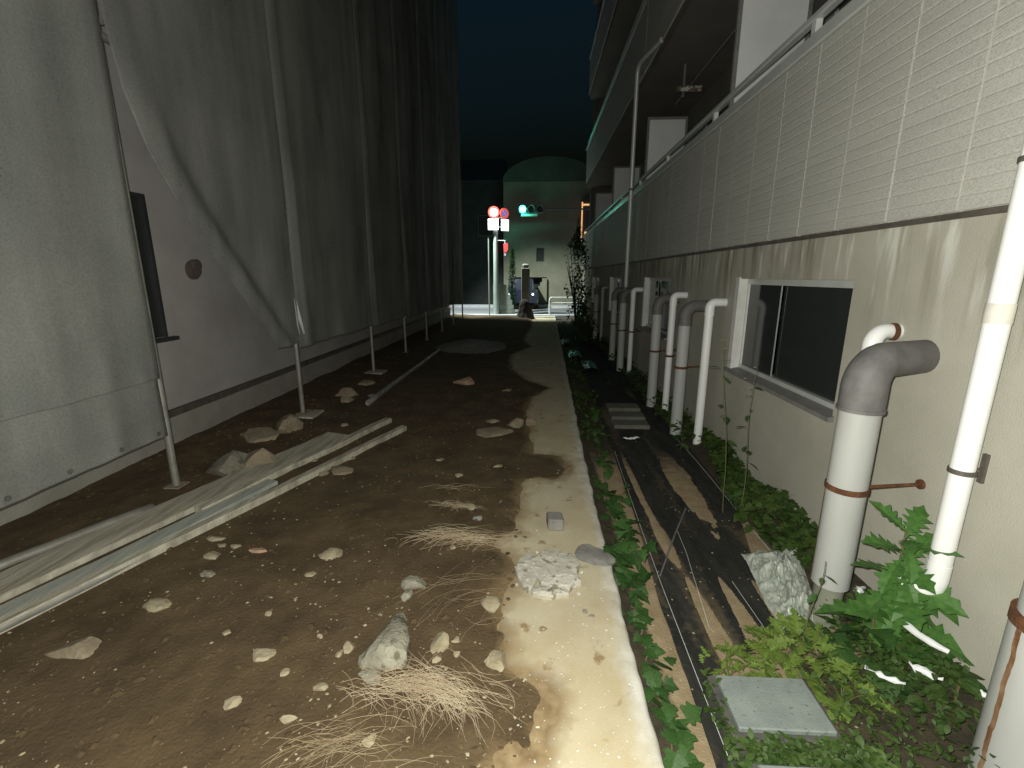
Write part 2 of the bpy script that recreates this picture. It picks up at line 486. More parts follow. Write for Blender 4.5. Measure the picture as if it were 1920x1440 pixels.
ORG = {}
def mesh_obj(name, mb, m, parent=None, org=None, smooth=False):
    v = np.array(mb.v, dtype=float)
    if parent is not None:
        org = ORG[parent.name]
    elif org is None:
        org = (float(v[:, 0].mean()), float(v[:, 1].mean()), float(v[:, 2].min()))
    v = v - np.array(org)
    me = bpy.data.meshes.new(name)
    me.from_pydata(v.tolist(), [], mb.f)
    me.materials.append(M[m] if isinstance(m, str) else m)
    if smooth:
        me.polygons.foreach_set('use_smooth', [True] * len(me.polygons))
    me.update()
    o = bpy.data.objects.new(name, me)
    COL.objects.link(o)
    if parent is not None:
        o.parent = parent
    else:
        o.location = org
    ORG[o.name] = org
    return o
def auto_smooth(o, deg=40):
    me = o.data
    me.polygons.foreach_set('use_smooth', [True] * len(me.polygons))
    try:
        me.set_sharp_from_angle(angle=R(deg))
    except Exception:
        pass
    return o
def empty(name, loc):
    o = bpy.data.objects.new(name, None)
    o.empty_display_size = 0.1
    o.location = loc
    COL.objects.link(o)
    ORG[o.name] = tuple(loc)
    return o
def tag(o, label, cat, group=None):
    o['label'] = label
    o['category'] = cat
    if group:
        o['group'] = group
    return o
def struct(name, mb, m, smooth=False):
    o = mesh_obj(name, mb, m, org=(0, 0, 0), smooth=smooth)
    o['kind'] = 'structure'
    return o
def stuff(o, label, cat):
    o['kind'] = 'stuff'
    o['label'] = label
    o['category'] = cat
    return o

# vectorised value noise
_T = RNG.random((256, 256))
def vn(x, y):
    x = np.asarray(x, float); y = np.asarray(y, float)
    xi, yi = np.floor(x).astype(int), np.floor(y).astype(int)
    fx, fy = x - xi, y - yi
    fx, fy = fx * fx * (3 - 2 * fx), fy * fy * (3 - 2 * fy)
    g = lambda a, b: _T[a % 256, b % 256]
    return (g(xi, yi) * (1 - fx) + g(xi + 1, yi) * fx) * (1 - fy) + (g(xi, yi + 1) * (1 - fx) + g(xi + 1, yi + 1) * fx) * fy
def fbm(x, y, o=4):
    s, a, t = 0, 0.5, 0
    for i in range(o):
        s = s + a * vn(np.asarray(x) * 2 ** i + 17.3 * i, np.asarray(y) * 2 ** i + 5.1 * i)
        t += a
        a *= 0.5
    return s / t - 0.5
def sstep(a, b, x):
    t = np.clip((x - a) / (b - a), 0, 1)
    return t * t * (3 - 2 * t)
def grid(X, Y, Z):
    ny, nx = X.shape
    mb = MB()
    mb.v = np.stack([X, Y, Z], -1).reshape(-1, 3).tolist()
    i = np.arange(ny - 1)[:, None] * nx + np.arange(nx - 1)[None, :]
    mb.f = [tuple(q) for q in np.stack([i, i + 1, i + nx + 1, i + nx], -1).reshape(-1, 4).tolist()]
    return mb

def rock(cx, cy, z, w, d, h, seed, sub=2, jag=0.28, point=0.0):
    """an irregular stone: an icosphere cut by random planes"""
    import bmesh
    rr = random.Random(seed)
    bm = bmesh.new()
    bmesh.ops.create_icosphere(bm, subdivisions=sub, radius=1.0)
    planes = []
    for _ in range(15):
        n = Vector((rr.gauss(0, 1), rr.gauss(0, 1), rr.gauss(0, 1))).normalized()
        planes.append((n, rr.uniform(0.48, 0.9)))
    a = rr.uniform(-.45, .45)
    mb = MB()
    for v in bm.verts:
        p = v.co.copy()
        for n, dd in planes:
            k = p.dot(n) - dd
            if k > 0:
                p -= n * k
        p *= 1 + rr.uniform(-0.5, 0.5) * jag * 0.45
        if point:
            t = max(0.0, p.z)
            p.x *= 1 - point * t
            p.y *= 1 - point * t
        x, y = p.x * w / 1.35, p.y * d / 1.35
        x, y = x * math.cos(a) - y * math.sin(a), x * math.sin(a) + y * math.cos(a)
        mb.v.append((cx + x, cy + y, z + (p.z + 0.45) * h / 1.3))
    mb.f = [tuple(l.vert.index for l in f.loops) for f in bm.faces]
    bm.verts.index_update()
    bm.free()
    return mb

# ================================================================== GROUND
BED = -0.08
def edge_x(y):
    return np.interp(y, [0, 3.5, 8.0, 18], [0.405, 0.42, 0.52, 0.74])

struct('ground', MB().add([(-300, -40, -0.2), (300, -40, -0.2), (300, 500, -0.2), (-300, 500, -0.2)], [(0, 1, 2, 3)]), 'ground')

# boundary between bare soil and the exposed concrete path (world x, y)
BND = [(-0.10, -1.0), (-0.08, 1.14), (0.04, 1.18), (0.04, 1.23), (0.1, 1.31), (0.11, 1.39), (0.1, 1.44), (0.02, 1.49), (-0.06, 1.53),
       (-0.08, 1.58), (-0.05, 1.66), (-0.04, 1.72), (-0.11, 1.78), (-0.12, 1.84), (-0.09, 1.97), (-0.07, 2.08), (-0.09, 2.18),
       (-0.13, 2.26), (-0.23, 2.36), (-0.15, 2.44), (-0.08, 2.49), (-0.08, 2.65), (-0.06, 2.78), (-0.05, 3.05), (-0.03, 3.2),
       (0.23, 3.21), (0.31, 3.46), (0.22, 3.74), (-0.01, 3.79), (0.01, 4.06), (-0.04, 4.52), (-0.08, 5.1), (-0.02, 5.7),
       (0.27, 6.21), (-0.15, 6.8), (-0.39, 7.62), (-0.46, 8.98), (-0.05, 10.06), (-0.25, 10.9), (-0.21, 12.49), (-0.1, 14.2), (-0.2, 18.4)]
def signed(px, py):
    """distance to the boundary, positive on the soil side"""
    best = np.full(px.shape, 1e9)
    P = np.array(BND)
    for a, b in zip(P[:-1], P[1:]):
        d = b - a
        t = np.clip(((px - a[0]) * d[0] + (py - a[1]) * d[1]) / (d @ d), 0, 1)
        best = np.minimum(best, np.hypot(px - a[0] - t * d[0], py - a[1] - t * d[1]))
    inside = np.zeros(px.shape, bool)
    poly = np.vstack([P, [(-9, 18.4), (-9, -1.0)]])
    j = len(poly) - 1
    for i in range(len(poly)):
        xi, yi = poly[i]; xj, yj = poly[j]
        if yi != yj:
            c = ((yi > py) != (yj > py)) & (px < (xj - xi) * (py - yi) / (yj - yi) + xi)
            inside ^= c
        j = i
    return np.where(inside, best, -best)
def soil_z(x, y):
    sd = signed(x, y) + 0.035 * fbm(x * 9, y * 9, 3)
    sd = sd + 0.05 * fbm(x * 3.3, y * 3.3, 2)
    up = sstep(-0.16, 0.20, sd)
    z = -0.016 + 0.030 * up + (0.012 * fbm(x * 14, y * 14, 4) + 0.022 * fbm(x * 2.1, y * 2.1, 3)) * up
    z = z + 0.07 * sstep(-2.25, -3.0, x) * (0.6 + 0.8 * fbm(x * 3, y * 2, 4)) * up    # bank along the left wall
    z = z + 0.10 * np.exp(-(((x + 1.15) / 0.85) ** 2 + ((y - 16.6) / 0.75) ** 2)) * up  # heap at the lane's end
    return z
ny, nx = 460, 250
ys = 0.35 * (18.3 / 0.35) ** np.linspace(0, 1, ny)
xs = np.linspace(-3.28, 0.40, nx)
XX, YY = np.meshgrid(xs, ys)
o = struct('dirt_lot', grid(XX, YY, soil_z(XX, YY)), 'soil', smooth=True)
sdv = signed(XX, YY)
set_attr(o, 'thin', 0.85 - sdv / 0.16 + 0.9 * fbm(XX * 5, YY * 5, 3))
def sz(x, y):
    return float(soil_z(np.array([x]), np.array([y]))[0])

# concrete path slab: worn top, broken right edge, side face down to the bed
ny = 240
ys = np.concatenate([[-0.5], 0.5 * (18.2 / 0.5) ** np.linspace(0, 1, ny)])
u = np.linspace(0, 1, 34)
YY = np.repeat(ys[:, None], len(u), 1)
ex = edge_x(ys) + 0.012 * fbm(ys * 7, ys * 0 + 2, 4) * 2 - 0.075
XX = -1.0 + (ex[:, None] + 1.0) * u[None, :]
ZZ = 0.010 * fbm(XX * 6, YY * 6, 4)
prof = [(0.03, 0.002), (0.062, 0.0), (0.074, -0.006), (0.082, -0.02), (0.085, -0.06), (0.085, -0.14)]
PX = ex[:, None] + np.array([p[0] for p in prof])[None, :] + 0.012 * fbm(YY[:, :6] * 11, np.arange(6)[None, :] * 0.7, 3)
PZ = np.array([p[1] for p in prof])[None, :] + 0.010 * fbm(PX * 6, YY[:, :6] * 6, 4) - 0.03 * np.clip(fbm(YY[:, :6] * 5, PX * 0 + 3, 3) - 0.16, 0, 1) * np.array([0, .6, 1, 1, 0, 0])
XX = np.hstack([XX, PX]); ZZ = np.hstack([ZZ, PZ]); YY = np.hstack([YY, YY[:, :6]])
o = struct('path', grid(XX, YY, ZZ), 'concrete', smooth=True)
set_attr(o, 'clean', 0.80 - (ex[:, None] + 0.075 - XX) / 0.13 + 0.6 * fbm(XX * 6, YY * 2, 3))
set_attr(o, 'dust', 0.45 + signed(XX, YY) / 0.22 + 0.9 * fbm(XX * 4 + 8, YY * 4, 3) - 1.2 * (XX > ex[:, None]) + 0.25 * sstep(3.0, 1.2, YY) * sstep(0.35, 0.0, XX))

# planting bed: sand with long low ridges, black weed fabric on it
def bed_z(x, y):
    r = 0.011 * fbm(x * 9, y * 0.9, 3) + 0.008 * fbm(x * 3.1 + 9, y * 1.7, 3) + 0.004 * fbm(x * 40, y * 40, 2)
    bank = 0.05 * sstep(1.42, 1.68, x)
    patch = 0.020 * np.exp(-(((x - 1.17 - 0.03 * (y - 3.4)) / 0.085) ** 2 + ((y - 3.45) / 0.62) ** 2))
    patch = patch + 0.015 * np.exp(-(((x - 0.785) / 0.035) ** 2 + ((y - 3.2) / 0.75) ** 2))
    patch = patch + 0.014 * np.exp(-(((x - 0.80) / 0.04) ** 2 + ((y - 2.55) / 0.22) ** 2))
    return BED + r + bank + patch
ys = 0.45 * (18.3 / 0.45) ** np.linspace(0, 1, 380)
u = np.linspace(0, 1, 130)
YY = np.repeat(ys[:, None], len(u), 1)
XX = (edge_x(ys)[:, None] - 0.03) + (1.76 - edge_x(ys)[:, None] + 0.03) * u[None, :]
o = struct('planting_bed', grid(XX, YY, bed_z(XX, YY)), 'sand', smooth=True)
set_attr(o, 'humus', np.maximum.reduce([sstep(1.02, 1.15, XX) * sstep(1.85, 1.62, YY), sstep(1.36, 1.46, XX), sstep(3.2, 4.4, YY), 0.9 * sstep(0.56, 0.49, XX)]) + 0.25 * fbm(XX * 6, YY * 6, 3))

# weed fabric: one long sheet; its near edge is torn into tongues
fl = lambda y: np.interp(y, [0.6, 1.23, 1.54, 2.11, 2.67, 4.0, 8.6, 17], [0.60, 0.61, 0.62, 0.63, 0.67, 0.72, 0.81, 0.95])
fr = lambda y: np.interp(y, [0.6, 1.24, 1.60, 1.86, 2.0, 2.4, 3.05, 4.3, 7.7, 17], [0.70, 0.71, 0.73, 1.15, 1.18, 1.25, 1.42, 1.46, 1.46, 1.5])
ys = 0.6 * (17.0 / 0.6) ** np.linspace(0, 1, 420)
u = np.linspace(0, 1, 90)
YY = np.repeat(ys[:, None], len(u), 1)
XX = fl(ys)[:, None] + 0.012 * fbm(ys * 5, ys * 0, 3)[:, None] + (fr(ys) - fl(ys))[:, None] * u[None, :]
fz = BED + 0.007 + 0.006 * fbm(XX * 4, YY * 1.2, 3) + 0.0012 * np.sin(XX * 50 + 9 * fbm(XX * 2, YY, 2) * 3)
# tongues: the sand rises through between them near the torn end
tong = np.sin((XX - 0.62) * 36 + 3.5 * fbm(XX * 2, YY * 1.2, 2))
thr = np.interp(YY, [1.75, 2.25], [-0.35, 0.95])
fz = fz - 0.035 * sstep(thr, thr + 0.35, tong) * (YY < 2.3) * (XX > 0.745)
fab = empty('weed_fabric', (1.0, 3.0, BED))
tag(fab, 'black weed barrier fabric with sand patches between ivy strip and building wall', 'weed fabric')
o = mesh_obj('fabric_sheet', grid(XX, YY, fz), 'fabric', fab, smooth=True)
set_attr(o, 'dust', 0.42 + 1.6 * fbm(XX * 6, YY * 0.8, 3) + (bed_z(XX, YY) - fz) / 0.02)
def fabric_line(xf, y0, y1, w):
    n = 60
    yy = np.linspace(y0, y1, n)
    xx = np.array([xf(t) for t in yy])
    zz = BED + 0.0125 + 0.006 * fbm(xx * 4, yy * 1.2, 3)
    mb = MB().tube(list(zip(xx, yy, zz)), w, 5)
    mesh_obj('white_line', mb, 'plastic_w', fab)
fabric_line(lambda y: np.interp(y, [0.9, 1.24, 2.15, 2.67, 4.03], [0.655, 0.66, 0.67, 0.685, 0.735]), 0.9, 4.03, 0.0011)
fabric_line(lambda y: np.interp(y, [1.86, 2.45, 4.6], [0.81, 0.89, 1.05]), 1.86, 2.7, 0.0009)
fabric_line(lambda y: 1.40 + 0.012 * math.sin(y * 2), 2.3, 4.6, 0.0012)
fabric_line(lambda y: np.interp(y, [1.85, 2.2], [1.06, 1.05]), 1.85, 2.2, 0.0008)

# road and far pavement at the end of the lane
struct('road', MB().box(-60, 60, 18.6, 23.4, -0.16, -0.03), 'asphalt')
pv = MB().box(-60, 60, 18.25, 18.75, -0.16, 0.02)
struct('near_pavement', pv, 'pavement')
struct('far_pavement', MB().box(-60, 60, 23.4, 24.6, -0.16, 0.06), 'pavement')
struct('road_line', MB().box(-60, 60, 19.1, 19.3, -0.03, -0.026), 'alu_white')
struct('road_line', MB().box(-60, 60, 22.7, 22.85, -0.03, -0.026), 'alu_white')

# ================================================================== RIGHT: APARTMENT BUILDING
X0 = 1.70
apt = empty('apartment_building', (4.2, 9.0, BED))
tag(apt, 'tan apartment building with grey tiled balcony fronts along the right side', 'building')
wins = [(2.63, 4.10), (6.10, 7.56), (9.58, 11.04), (13.05, 14.50)]
Z0, Z1 = 0.72, 1.48
def wallmesh(x0, x1, ya, yb, za, zb, holes, hz0, hz1):
    mb = MB()
    y = ya
    for (a, b) in holes:
        mb.box(x0, x1, y, a, za, zb)
        mb.box(x0, x1, a, b, za, hz0)
        mb.box(x0, x1, a, b, hz1, zb)
        y = b
    mb.box(x0, x1, y, yb, za, zb)
    return mb
mesh_obj('wall', wallmesh(X0, X0 + 0.16, -0.6, 17.5, -0.2, 1.80, wins, Z0, Z1), 'mortar', apt)
mesh_obj('end_wall', MB().box(X0 + 0.16, 8.0, 17.30, 17.5, -0.2, 11.6), 'darkwall', apt)
for k, (a, b) in enumerate(wins):
    w = mesh_obj('window', MB().box(X0 + 0.055, X0 + 0.125, a, a + 0.045, Z0, Z1).box(X0 + 0.055, X0 + 0.125, b - 0.045, b, Z0, Z1)
                 .box(X0 + 0.055, X0 + 0.125, a + 0.045, b - 0.045, Z1 - 0.045, Z1).box(X0 + 0.055, X0 + 0.125, a + 0.045, b - 0.045, Z0, Z0 + 0.045), 'alu', apt)
    mid = a + (b - a) * 0.60
    mesh_obj('meeting_stile', MB().box(X0 + 0.0735, X0 + 0.0755, mid - 0.006, mid + 0.008, Z0 + 0.045, Z1 - 0.045), 'alu', w)
    mesh_obj('jamb', MB().box(X0 - 0.012, X0 + 0.06, b - 0.06, b + 0.006, Z0 - 0.01, Z1 + 0.012)
             .box(X0 + 0.062, X0 + 0.104, b - 0.075, b - 0.047, Z0 + 0.03, Z1 - 0.03), 'alu_white', w)
    mesh_obj('pane', MB().box(X0 + 0.092, X0 + 0.098, a + 0.045, mid - 0.007, Z0 + 0.045, Z1 - 0.045), 'glass', w)
    mesh_obj('pane', MB().box(X0 + 0.076, X0 + 0.082, mid + 0.009, b - 0.045, Z0 + 0.045, Z1 - 0.045), 'glass', w)
    s = MB().add([(X0 - 0.035, a - 0.02, Z0 - 0.03), (X0 + 0.07, a - 0.02, Z0 - 0.03), (X0 + 0.07, a - 0.02, Z0 + 0.018), (X0 - 0.035, a - 0.02, Z0 - 0.004),
                  (X0 - 0.035, b + 0.02, Z0 - 0.03), (X0 + 0.07, b + 0.02, Z0 - 0.03), (X0 + 0.07, b + 0.02, Z0 + 0.018), (X0 - 0.035, b + 0.02, Z0 - 0.004)],
                 [(0, 1, 2, 3), (7, 6, 5, 4), (0, 4, 5, 1), (1, 5, 6, 2), (2, 6, 7, 3), (3, 7, 4, 0)])
    mesh_obj('sill', s, 'sill', w)

# ribbed siding panels of the balcony front, one object each, sharing the mesh
PW, GAP = 0.389, 0.010
def siding_mesh(width, h, rows):
    mb = MB()
    vs, fs = [], []
    p = h / rows
    prof = []
    for r in range(rows):
        z = r * p
        prof += [(-0.001, z + 0.002), (-0.0032, z + 0.008), (-0.0036, z + p - 0.006), (-0.001, z + p - 0.001)]
    n = len(prof)
    for y in (0.0, width):
        vs += [(x, y, z) for x, z in prof]
    fs = [(i, i + 1, n + i + 1, n + i) for i in range(n - 1)]
    k = len(vs)
    vs += [(0.02, 0, 0.0), (0.02, 0, h), (0.02, width, 0.0), (0.02, width, h)]
    fs += [tuple([k] + list(range(n - 1, -1, -1))[::-1] + [k + 1]), tuple([k + 3] + [n + i for i in range(n - 1, -1, -1)] + [k + 2])]
    return mb.add(vs, fs)
Pz0, Pz1 = 1.752, 2.85
proto = None
y = 2.05 - 7 * PW
while y < 17.3:
    if proto is None:
        mb = siding_mesh(PW - GAP, Pz1 - Pz0, 19)
        me = bpy.data.meshes.new('siding_panel')
        me.from_pydata(mb.v, [], mb.f)
        me.materials.append(M['siding'])
        proto = me
    o = bpy.data.objects.new('siding_panel', proto)
    COL.objects.link(o)
    o.parent = apt
    og = ORG[apt.name]
    o.location = (X0 - 0.022 - og[0] + random.uniform(-.0012, .0012), y + GAP / 2 - og[1], Pz0 - og[2])
    mesh_obj('joint_strip', MB().box(X0 - 0.0245, X0 - 0.004, y - GAP / 2 + 0.001, y + GAP / 2 - 0.001, Pz0 + 0.004, Pz1 - 0.002), 'caulk', apt)
    y += PW
mesh_obj('parapet', MB().box(X0 - 0.002, X0 + 0.12, -0.6, 17.5, 1.802, Pz1), 'caulk', apt)
mesh_obj('drip_flashing', MB().box(X0 - 0.030, X0 - 0.003, -0.6, 17.5, 1.725, 1.748), 'bracket', apt)
mesh_obj('parapet_cap', MB().box(X0 - 0.045, X0 + 0.14, -0.6, 17.52, Pz1 + 0.002, Pz1 + 0.085, 0.008), 'alu', apt)
rail = mesh_obj('handrail', MB().box(X0 + 0.005, X0 + 0.065, -0.6, 17.5, 3.055, 3.10, 0.01), 'alu', apt)
y = 0.02
while y < 17.4:
    mesh_obj('rail_post', MB().box(X0 + 0.015, X0 + 0.055, y, y + 0.045, Pz1 + 0.085, 3.056), 'alu_white', apt)
    y += 1.69
# balcony floors, back wall, upper fronts
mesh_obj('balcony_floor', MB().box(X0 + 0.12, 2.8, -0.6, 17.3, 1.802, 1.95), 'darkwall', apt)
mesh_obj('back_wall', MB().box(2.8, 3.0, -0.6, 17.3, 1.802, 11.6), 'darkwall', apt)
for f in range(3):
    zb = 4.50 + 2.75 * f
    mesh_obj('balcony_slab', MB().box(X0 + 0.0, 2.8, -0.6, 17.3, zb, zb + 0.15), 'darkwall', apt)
    for k in range(6):
        a = -0.6 + k * 3.0
        mesh_obj('balcony_front', MB().box(X0 - 0.022, X0 + 0.10, a, min(a + 2.985, 17.4), zb - 0.05 if False else zb + 0.152, zb + 1.20, 0.006), 'siding', apt)
    mesh_obj('parapet_cap', MB().box(X0 - 0.045, X0 + 0.14, -0.6, 17.42, zb + 1.202, zb + 1.28, 0.008), 'alu', apt)
    mesh_obj('handrail', MB().box(X0 + 0.005, X0 + 0.065, -0.6, 17.4, zb + 1.42, zb + 1.465, 0.01), 'alu', apt)
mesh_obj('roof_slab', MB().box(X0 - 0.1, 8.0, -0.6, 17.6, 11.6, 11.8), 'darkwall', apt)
for k, y in enumerate((4.80, 8.25, 11.65, 15.05, 1.3)):
    if y < 2:
        continue
    p = mesh_obj('balcony_partition', MB().box(X0 + 0.08, X0 + 0.64, y, y + 0.025, 1.99, 3.93), 'white', apt)
    mesh_obj('partition_frame', MB().box(X0 + 0.045, X0 + 0.08, y - 0.005, y + 0.03, 1.955, 3.97).box(X0 + 0.64, X0 + 0.675, y - 0.005, y + 0.03, 1.955, 3.97)
             .box(X0 + 0.08, X0 + 0.64, y - 0.005, y + 0.03, 3.93, 3.97), 'sill', p)
for k in range(5):
    a = 1.75 + 3.42 * k
    if a + 1.8 > 17.2:
        continue
    w = mesh_obj('balcony_door', MB().box(2.765, 2.80, a, a + 0.05, 1.955, 3.95).box(2.765, 2.80, a + 1.75, a + 1.8, 1.955, 3.95)
                 .box(2.765, 2.80, a + 0.05, a + 1.75, 3.90, 3.95).box(2.77, 2.80, a + 0.87, a + 0.93, 1.955, 3.90), 'alu', apt)
    mesh_obj('pane', MB().box(2.782, 2.79, a + 0.05, a + 0.87, 1.955, 3.90), 'glass', w)
    mesh_obj('pane', MB().box(2.782, 2.79, a + 0.93, a + 1.75, 1.955, 3.90), 'glass', w)
# laundry things on the balcony
lp = empty('laundry_pole', (2.15, 6.6, 4.02))
tag(lp, 'thin laundry pole hung under the upper balcony slab behind the white partition', 'laundry pole')
mesh_obj('pole', MB().tube([(2.12, 5.1, 4.10), (2.12, 8.1, 4.10)], 0.011, 8), 'sill', lp)
for yy in (5.5, 7.7):
    mesh_obj('hanger_arm', MB().box(2.105, 2.135, yy, yy + 0.03, 4.07, 4.50), 'sill', lp)
xs_ = np.linspace(1.96, 2.30, 16); a_ = np.linspace(-1, 1, 15)
XXc, AA = np.meshgrid(xs_, a_)
YY = 7.45 + 0.02 * np.sign(AA) * np.minimum(np.abs(AA) * 4, 1) + 0.010 * fbm(XXc * 14, AA * 3, 2)
ZZc = 4.125 - 0.09 * np.clip(np.abs(AA) - 0.2, 0, 1) - 0.02 * fbm(XXc * 9, AA * 2, 2)
o = mesh_obj('cloth', grid(XXc, YY, ZZc), 'cloth', smooth=True)
o.modifiers.new('thickness', 'SOLIDIFY').thickness = 0.004
tag(o, 'brown and white patterned cloth draped over the balcony laundry pole', 'cloth')

# ------------------------------------------------------------------ pipes on the right
def arc(c, r, a0, a1, ax, n=8):
    """quarter bend; ax = (horizontal unit direction); angle measured from horizontal outward"""
    out = []
    for i in range(n + 1):
        a = a0 + (a1 - a0) * i / n
        out.append((c[0] + ax[0] * r * math.cos(a), c[1] + ax[1] * r * math.cos(a), c[2] + r * math.sin(a)))
    return out
def collar(t, x, y, z, r, m='rust', arm=True):
    cl = mesh_obj('pipe_clamp', MB().tube([(x, y, z - 0.012), (x, y, z + 0.012)], r + 0.006, 20), m, t)
    if arm:
        mesh_obj('clamp_arm', MB().tube([(x + r, y, z), (X0 - 0.002, y + 0.02, z + 0.01)], 0.008, 7)
                 .tube([(X0 - 0.012, y + 0.02, z + 0.01), (X0 + 0.001, y + 0.02, z + 0.01)], 0.022, 10), m, cl)
def riser(name, x, y, r, ztop, m, mtop, label, cat, group, clampz=None, dy=0.0, base=BED - 0.02, bendr=None, fit=0.12, mclamp='rust'):
    """vertical pipe with a bend at the top that runs into the wall"""
    t = empty(name, (x, y, BED))
    tag(t, label, cat, group)
    br = bendr or max(0.07, r * 1.5)
    L = X0 - x + 0.02
    d = Vector((L, dy, 0)).normalized()
    zc = ztop - r - br
    auto_smooth(mesh_obj('riser', MB().tube([(x, y, base), (x, y, zc - fit)], r, 20), m, t))
    cpt = (x + d.x * br, y + d.y * br, zc)
    pts = [(x, y, zc - fit + 0.002), (x, y, zc - 0.005)] + arc(cpt, -br, 0, math.pi / -2, (d.x, d.y), 9)
    pts = [(x, y, zc - fit + 0.002), (x, y, zc - 0.01)]
    for i in range(10):
        a = math.pi * (1 - i / 18.0)
        pts.append((cpt[0] + d.x * br * math.cos(a), cpt[1] + d.y * br * math.cos(a), zc + br * math.sin(a)))
    e = pts[-1]
    end = (X0 + 0.015, e[1] + d.y / max(d.x, 1e-3) * (X0 + 0.015 - e[0]), e[2])
    if end[0] - e[0] > 0.01:
        pts.append(end)
    auto_smooth(mesh_obj('elbow', MB().tube(pts, [r * (1.09 if i < 3 else 1.09 - 0.13 * (i - 2) / (len(pts) - 3)) for i in range(len(pts))], 20), mtop, t))
    auto_smooth(mesh_obj('socket_rim', MB().tube([(x, y, zc - fit - 0.004), (x, y, zc - fit + 0.012)], r * 1.14, 20), mtop, t))
    if clampz:
        collar(t, x, y, clampz, r, mclamp)
    return t
G = 'vent pipes along the wall'
big = riser('vent_pipe', 1.37, 1.95, 0.076, 1.235, 'pvc_grey', 'fitting', 'thick pale vent pipe with grey elbow beside the nearest window', 'pipe', G, 0.60, 0.15, fit=0.10, bendr=0.105, base=0.125)
auto_smooth(mesh_obj('base_socket', MB().tube([(1.37, 1.95, BED - 0.02), (1.37, 1.95, 0.16)], 0.060, 20), 'concpost', big))
def streak(t, cx, cy, r, z0, z1, a0, a1, n=16, seed=1):
    rr = random.Random(seed)
    mb = MB()
    for i in range(n + 1):
        z = z1 + (z0 - z1) * i / n
        wv = math.radians(.8) * math.sin(i * .5 + seed) + math.radians(rr.uniform(-1.2, 1.2))
        for q in (a0 + wv, (a0 + a1) / 2, a1 + wv * .7):
            mb.v.append((cx + r * math.cos(q), cy + r * math.sin(q), z))
    for i in range(n):
        for k in (0, 1):
            mb.f.append((i * 3 + k, i * 3 + k + 1, i * 3 + k + 4, i * 3 + k + 3))
    return mesh_obj('rust_streak', mb, 'rust_stain', t)
streak(big, 1.37, 1.95, 0.0768, 0.13, 0.59, R(150), R(164))
o = riser('drain_pipe', 1.575, 2.24, 0.036, 1.285, 'pvc', 'pvc', 'slim white drain pipe half hidden behind the thick vent pipe', 'pipe', G, None, 0.03, fit=0.05, bendr=0.06)
mesh_obj('pipe_clamp', MB().tube([(1.656, 2.243, 1.249), (1.668, 2.243, 1.249)], 0.0405, 18), 'rust', o)
riser('vent_pipe', 1.445, 4.60, 0.057, 1.275, 'pvc_grey', 'fitting', 'pale grey vent pipe with dark grey elbow, first beyond the nearest window', 'pipe', G, 0.62, 0.05, fit=0.08, bendr=0.1)
riser('drain_pipe', 1.555, 4.28, 0.038, 1.31, 'pvc', 'pvc', 'bright white drain pipe with white elbow just left of the nearest window', 'pipe', G, None, 0.03, fit=0.06, bendr=0.05)
riser('vent_pipe', 1.44, 5.63, 0.057, 1.30, 'pvc_grey', 'fitting', 'ivy-crossed grey vent pipe, second of the thick ones beyond the near window', 'pipe', G, 0.62, 0.05, fit=0.08, bendr=0.1)
riser('drain_pipe', 1.55, 5.40, 0.038, 1.33, 'pvc', 'pvc', 'white drain pipe with white elbow in front of the second window', 'pipe', G, 0.60, 0.03, fit=0.06, bendr=0.05)
riser('vent_pipe', 1.44, 7.85, 0.057, 1.31, 'pvc_grey', 'fitting', 'dim grey vent pipe just beyond the second window, nearer of a pair', 'pipe', G, 0.62, 0.05, fit=0.08, bendr=0.1)
riser('vent_pipe', 1.47, 8.92, 0.057, 1.30, 'pvc_grey', 'fitting', 'dim grey vent pipe beyond the second window, farther of a pair', 'pipe', G, 0.62, 0.05, fit=0.08, bendr=0.1)
riser('drain_pipe', 1.55, 7.62, 0.038, 1.33, 'pvc', 'pvc', 'thin white drain pipe left of the second window crossed by dark stems', 'pipe', G, 0.62, 0.03, fit=0.06, bendr=0.05)
riser('vent_pipe', 1.52, 12.0, 0.057, 1.27, 'pvc_grey', 'fitting', 'farthest dark grey vent pipe near the leafy bush', 'pipe', G, 0.62, 0.05, fit=0.08, bendr=0.08)
riser('drain_pipe', 1.60, 11.45, 0.034, 1.27, 'pvc_grey', 'pvc_grey', 'farthest thin greyish drain pipe, before the third window', 'pipe', G, None, 0.02, fit=0.06, bendr=0.04)

# long downpipe at the right edge, offset into the ground by two bends
dp = empty('downpipe', (1.60, 1.70, BED))
tag(dp, 'long bright white downpipe at the right edge running up past the balcony front', 'downpipe')
auto_smooth(mesh_obj('pipe', MB().tube([(1.60, 1.70, 0.35), (1.60, 1.70, 4.5)], 0.037, 22), 'pvc', dp))
for z in (1.50, 1.375):
    auto_smooth(mesh_obj('coupling', MB().tube([(1.60, 1.70, z - 0.035), (1.60, 1.70, z + 0.035)], 0.0395, 22), 'pvc' if z > 1.45 else 'caulk', dp)) if z < 1.45 else None
auto_smooth(mesh_obj('elbow', MB().tube([(1.60, 1.70, 0.40), (1.60, 1.70, 0.335), (1.597, 1.703, 0.30), (1.585, 1.715, 0.275), (1.567, 1.735, 0.268), (1.548, 1.76, 0.262), (1.534, 1.778, 0.245), (1.528, 1.786, 0.215), (1.527, 1.787, 0.17)], 0.0385, 20), 'pvc', dp))
auto_smooth(mesh_obj('lower_pipe', MB().tube([(1.527, 1.787, 0.19), (1.527, 1.787, BED - 0.03)], 0.036, 20), 'pvc', dp))
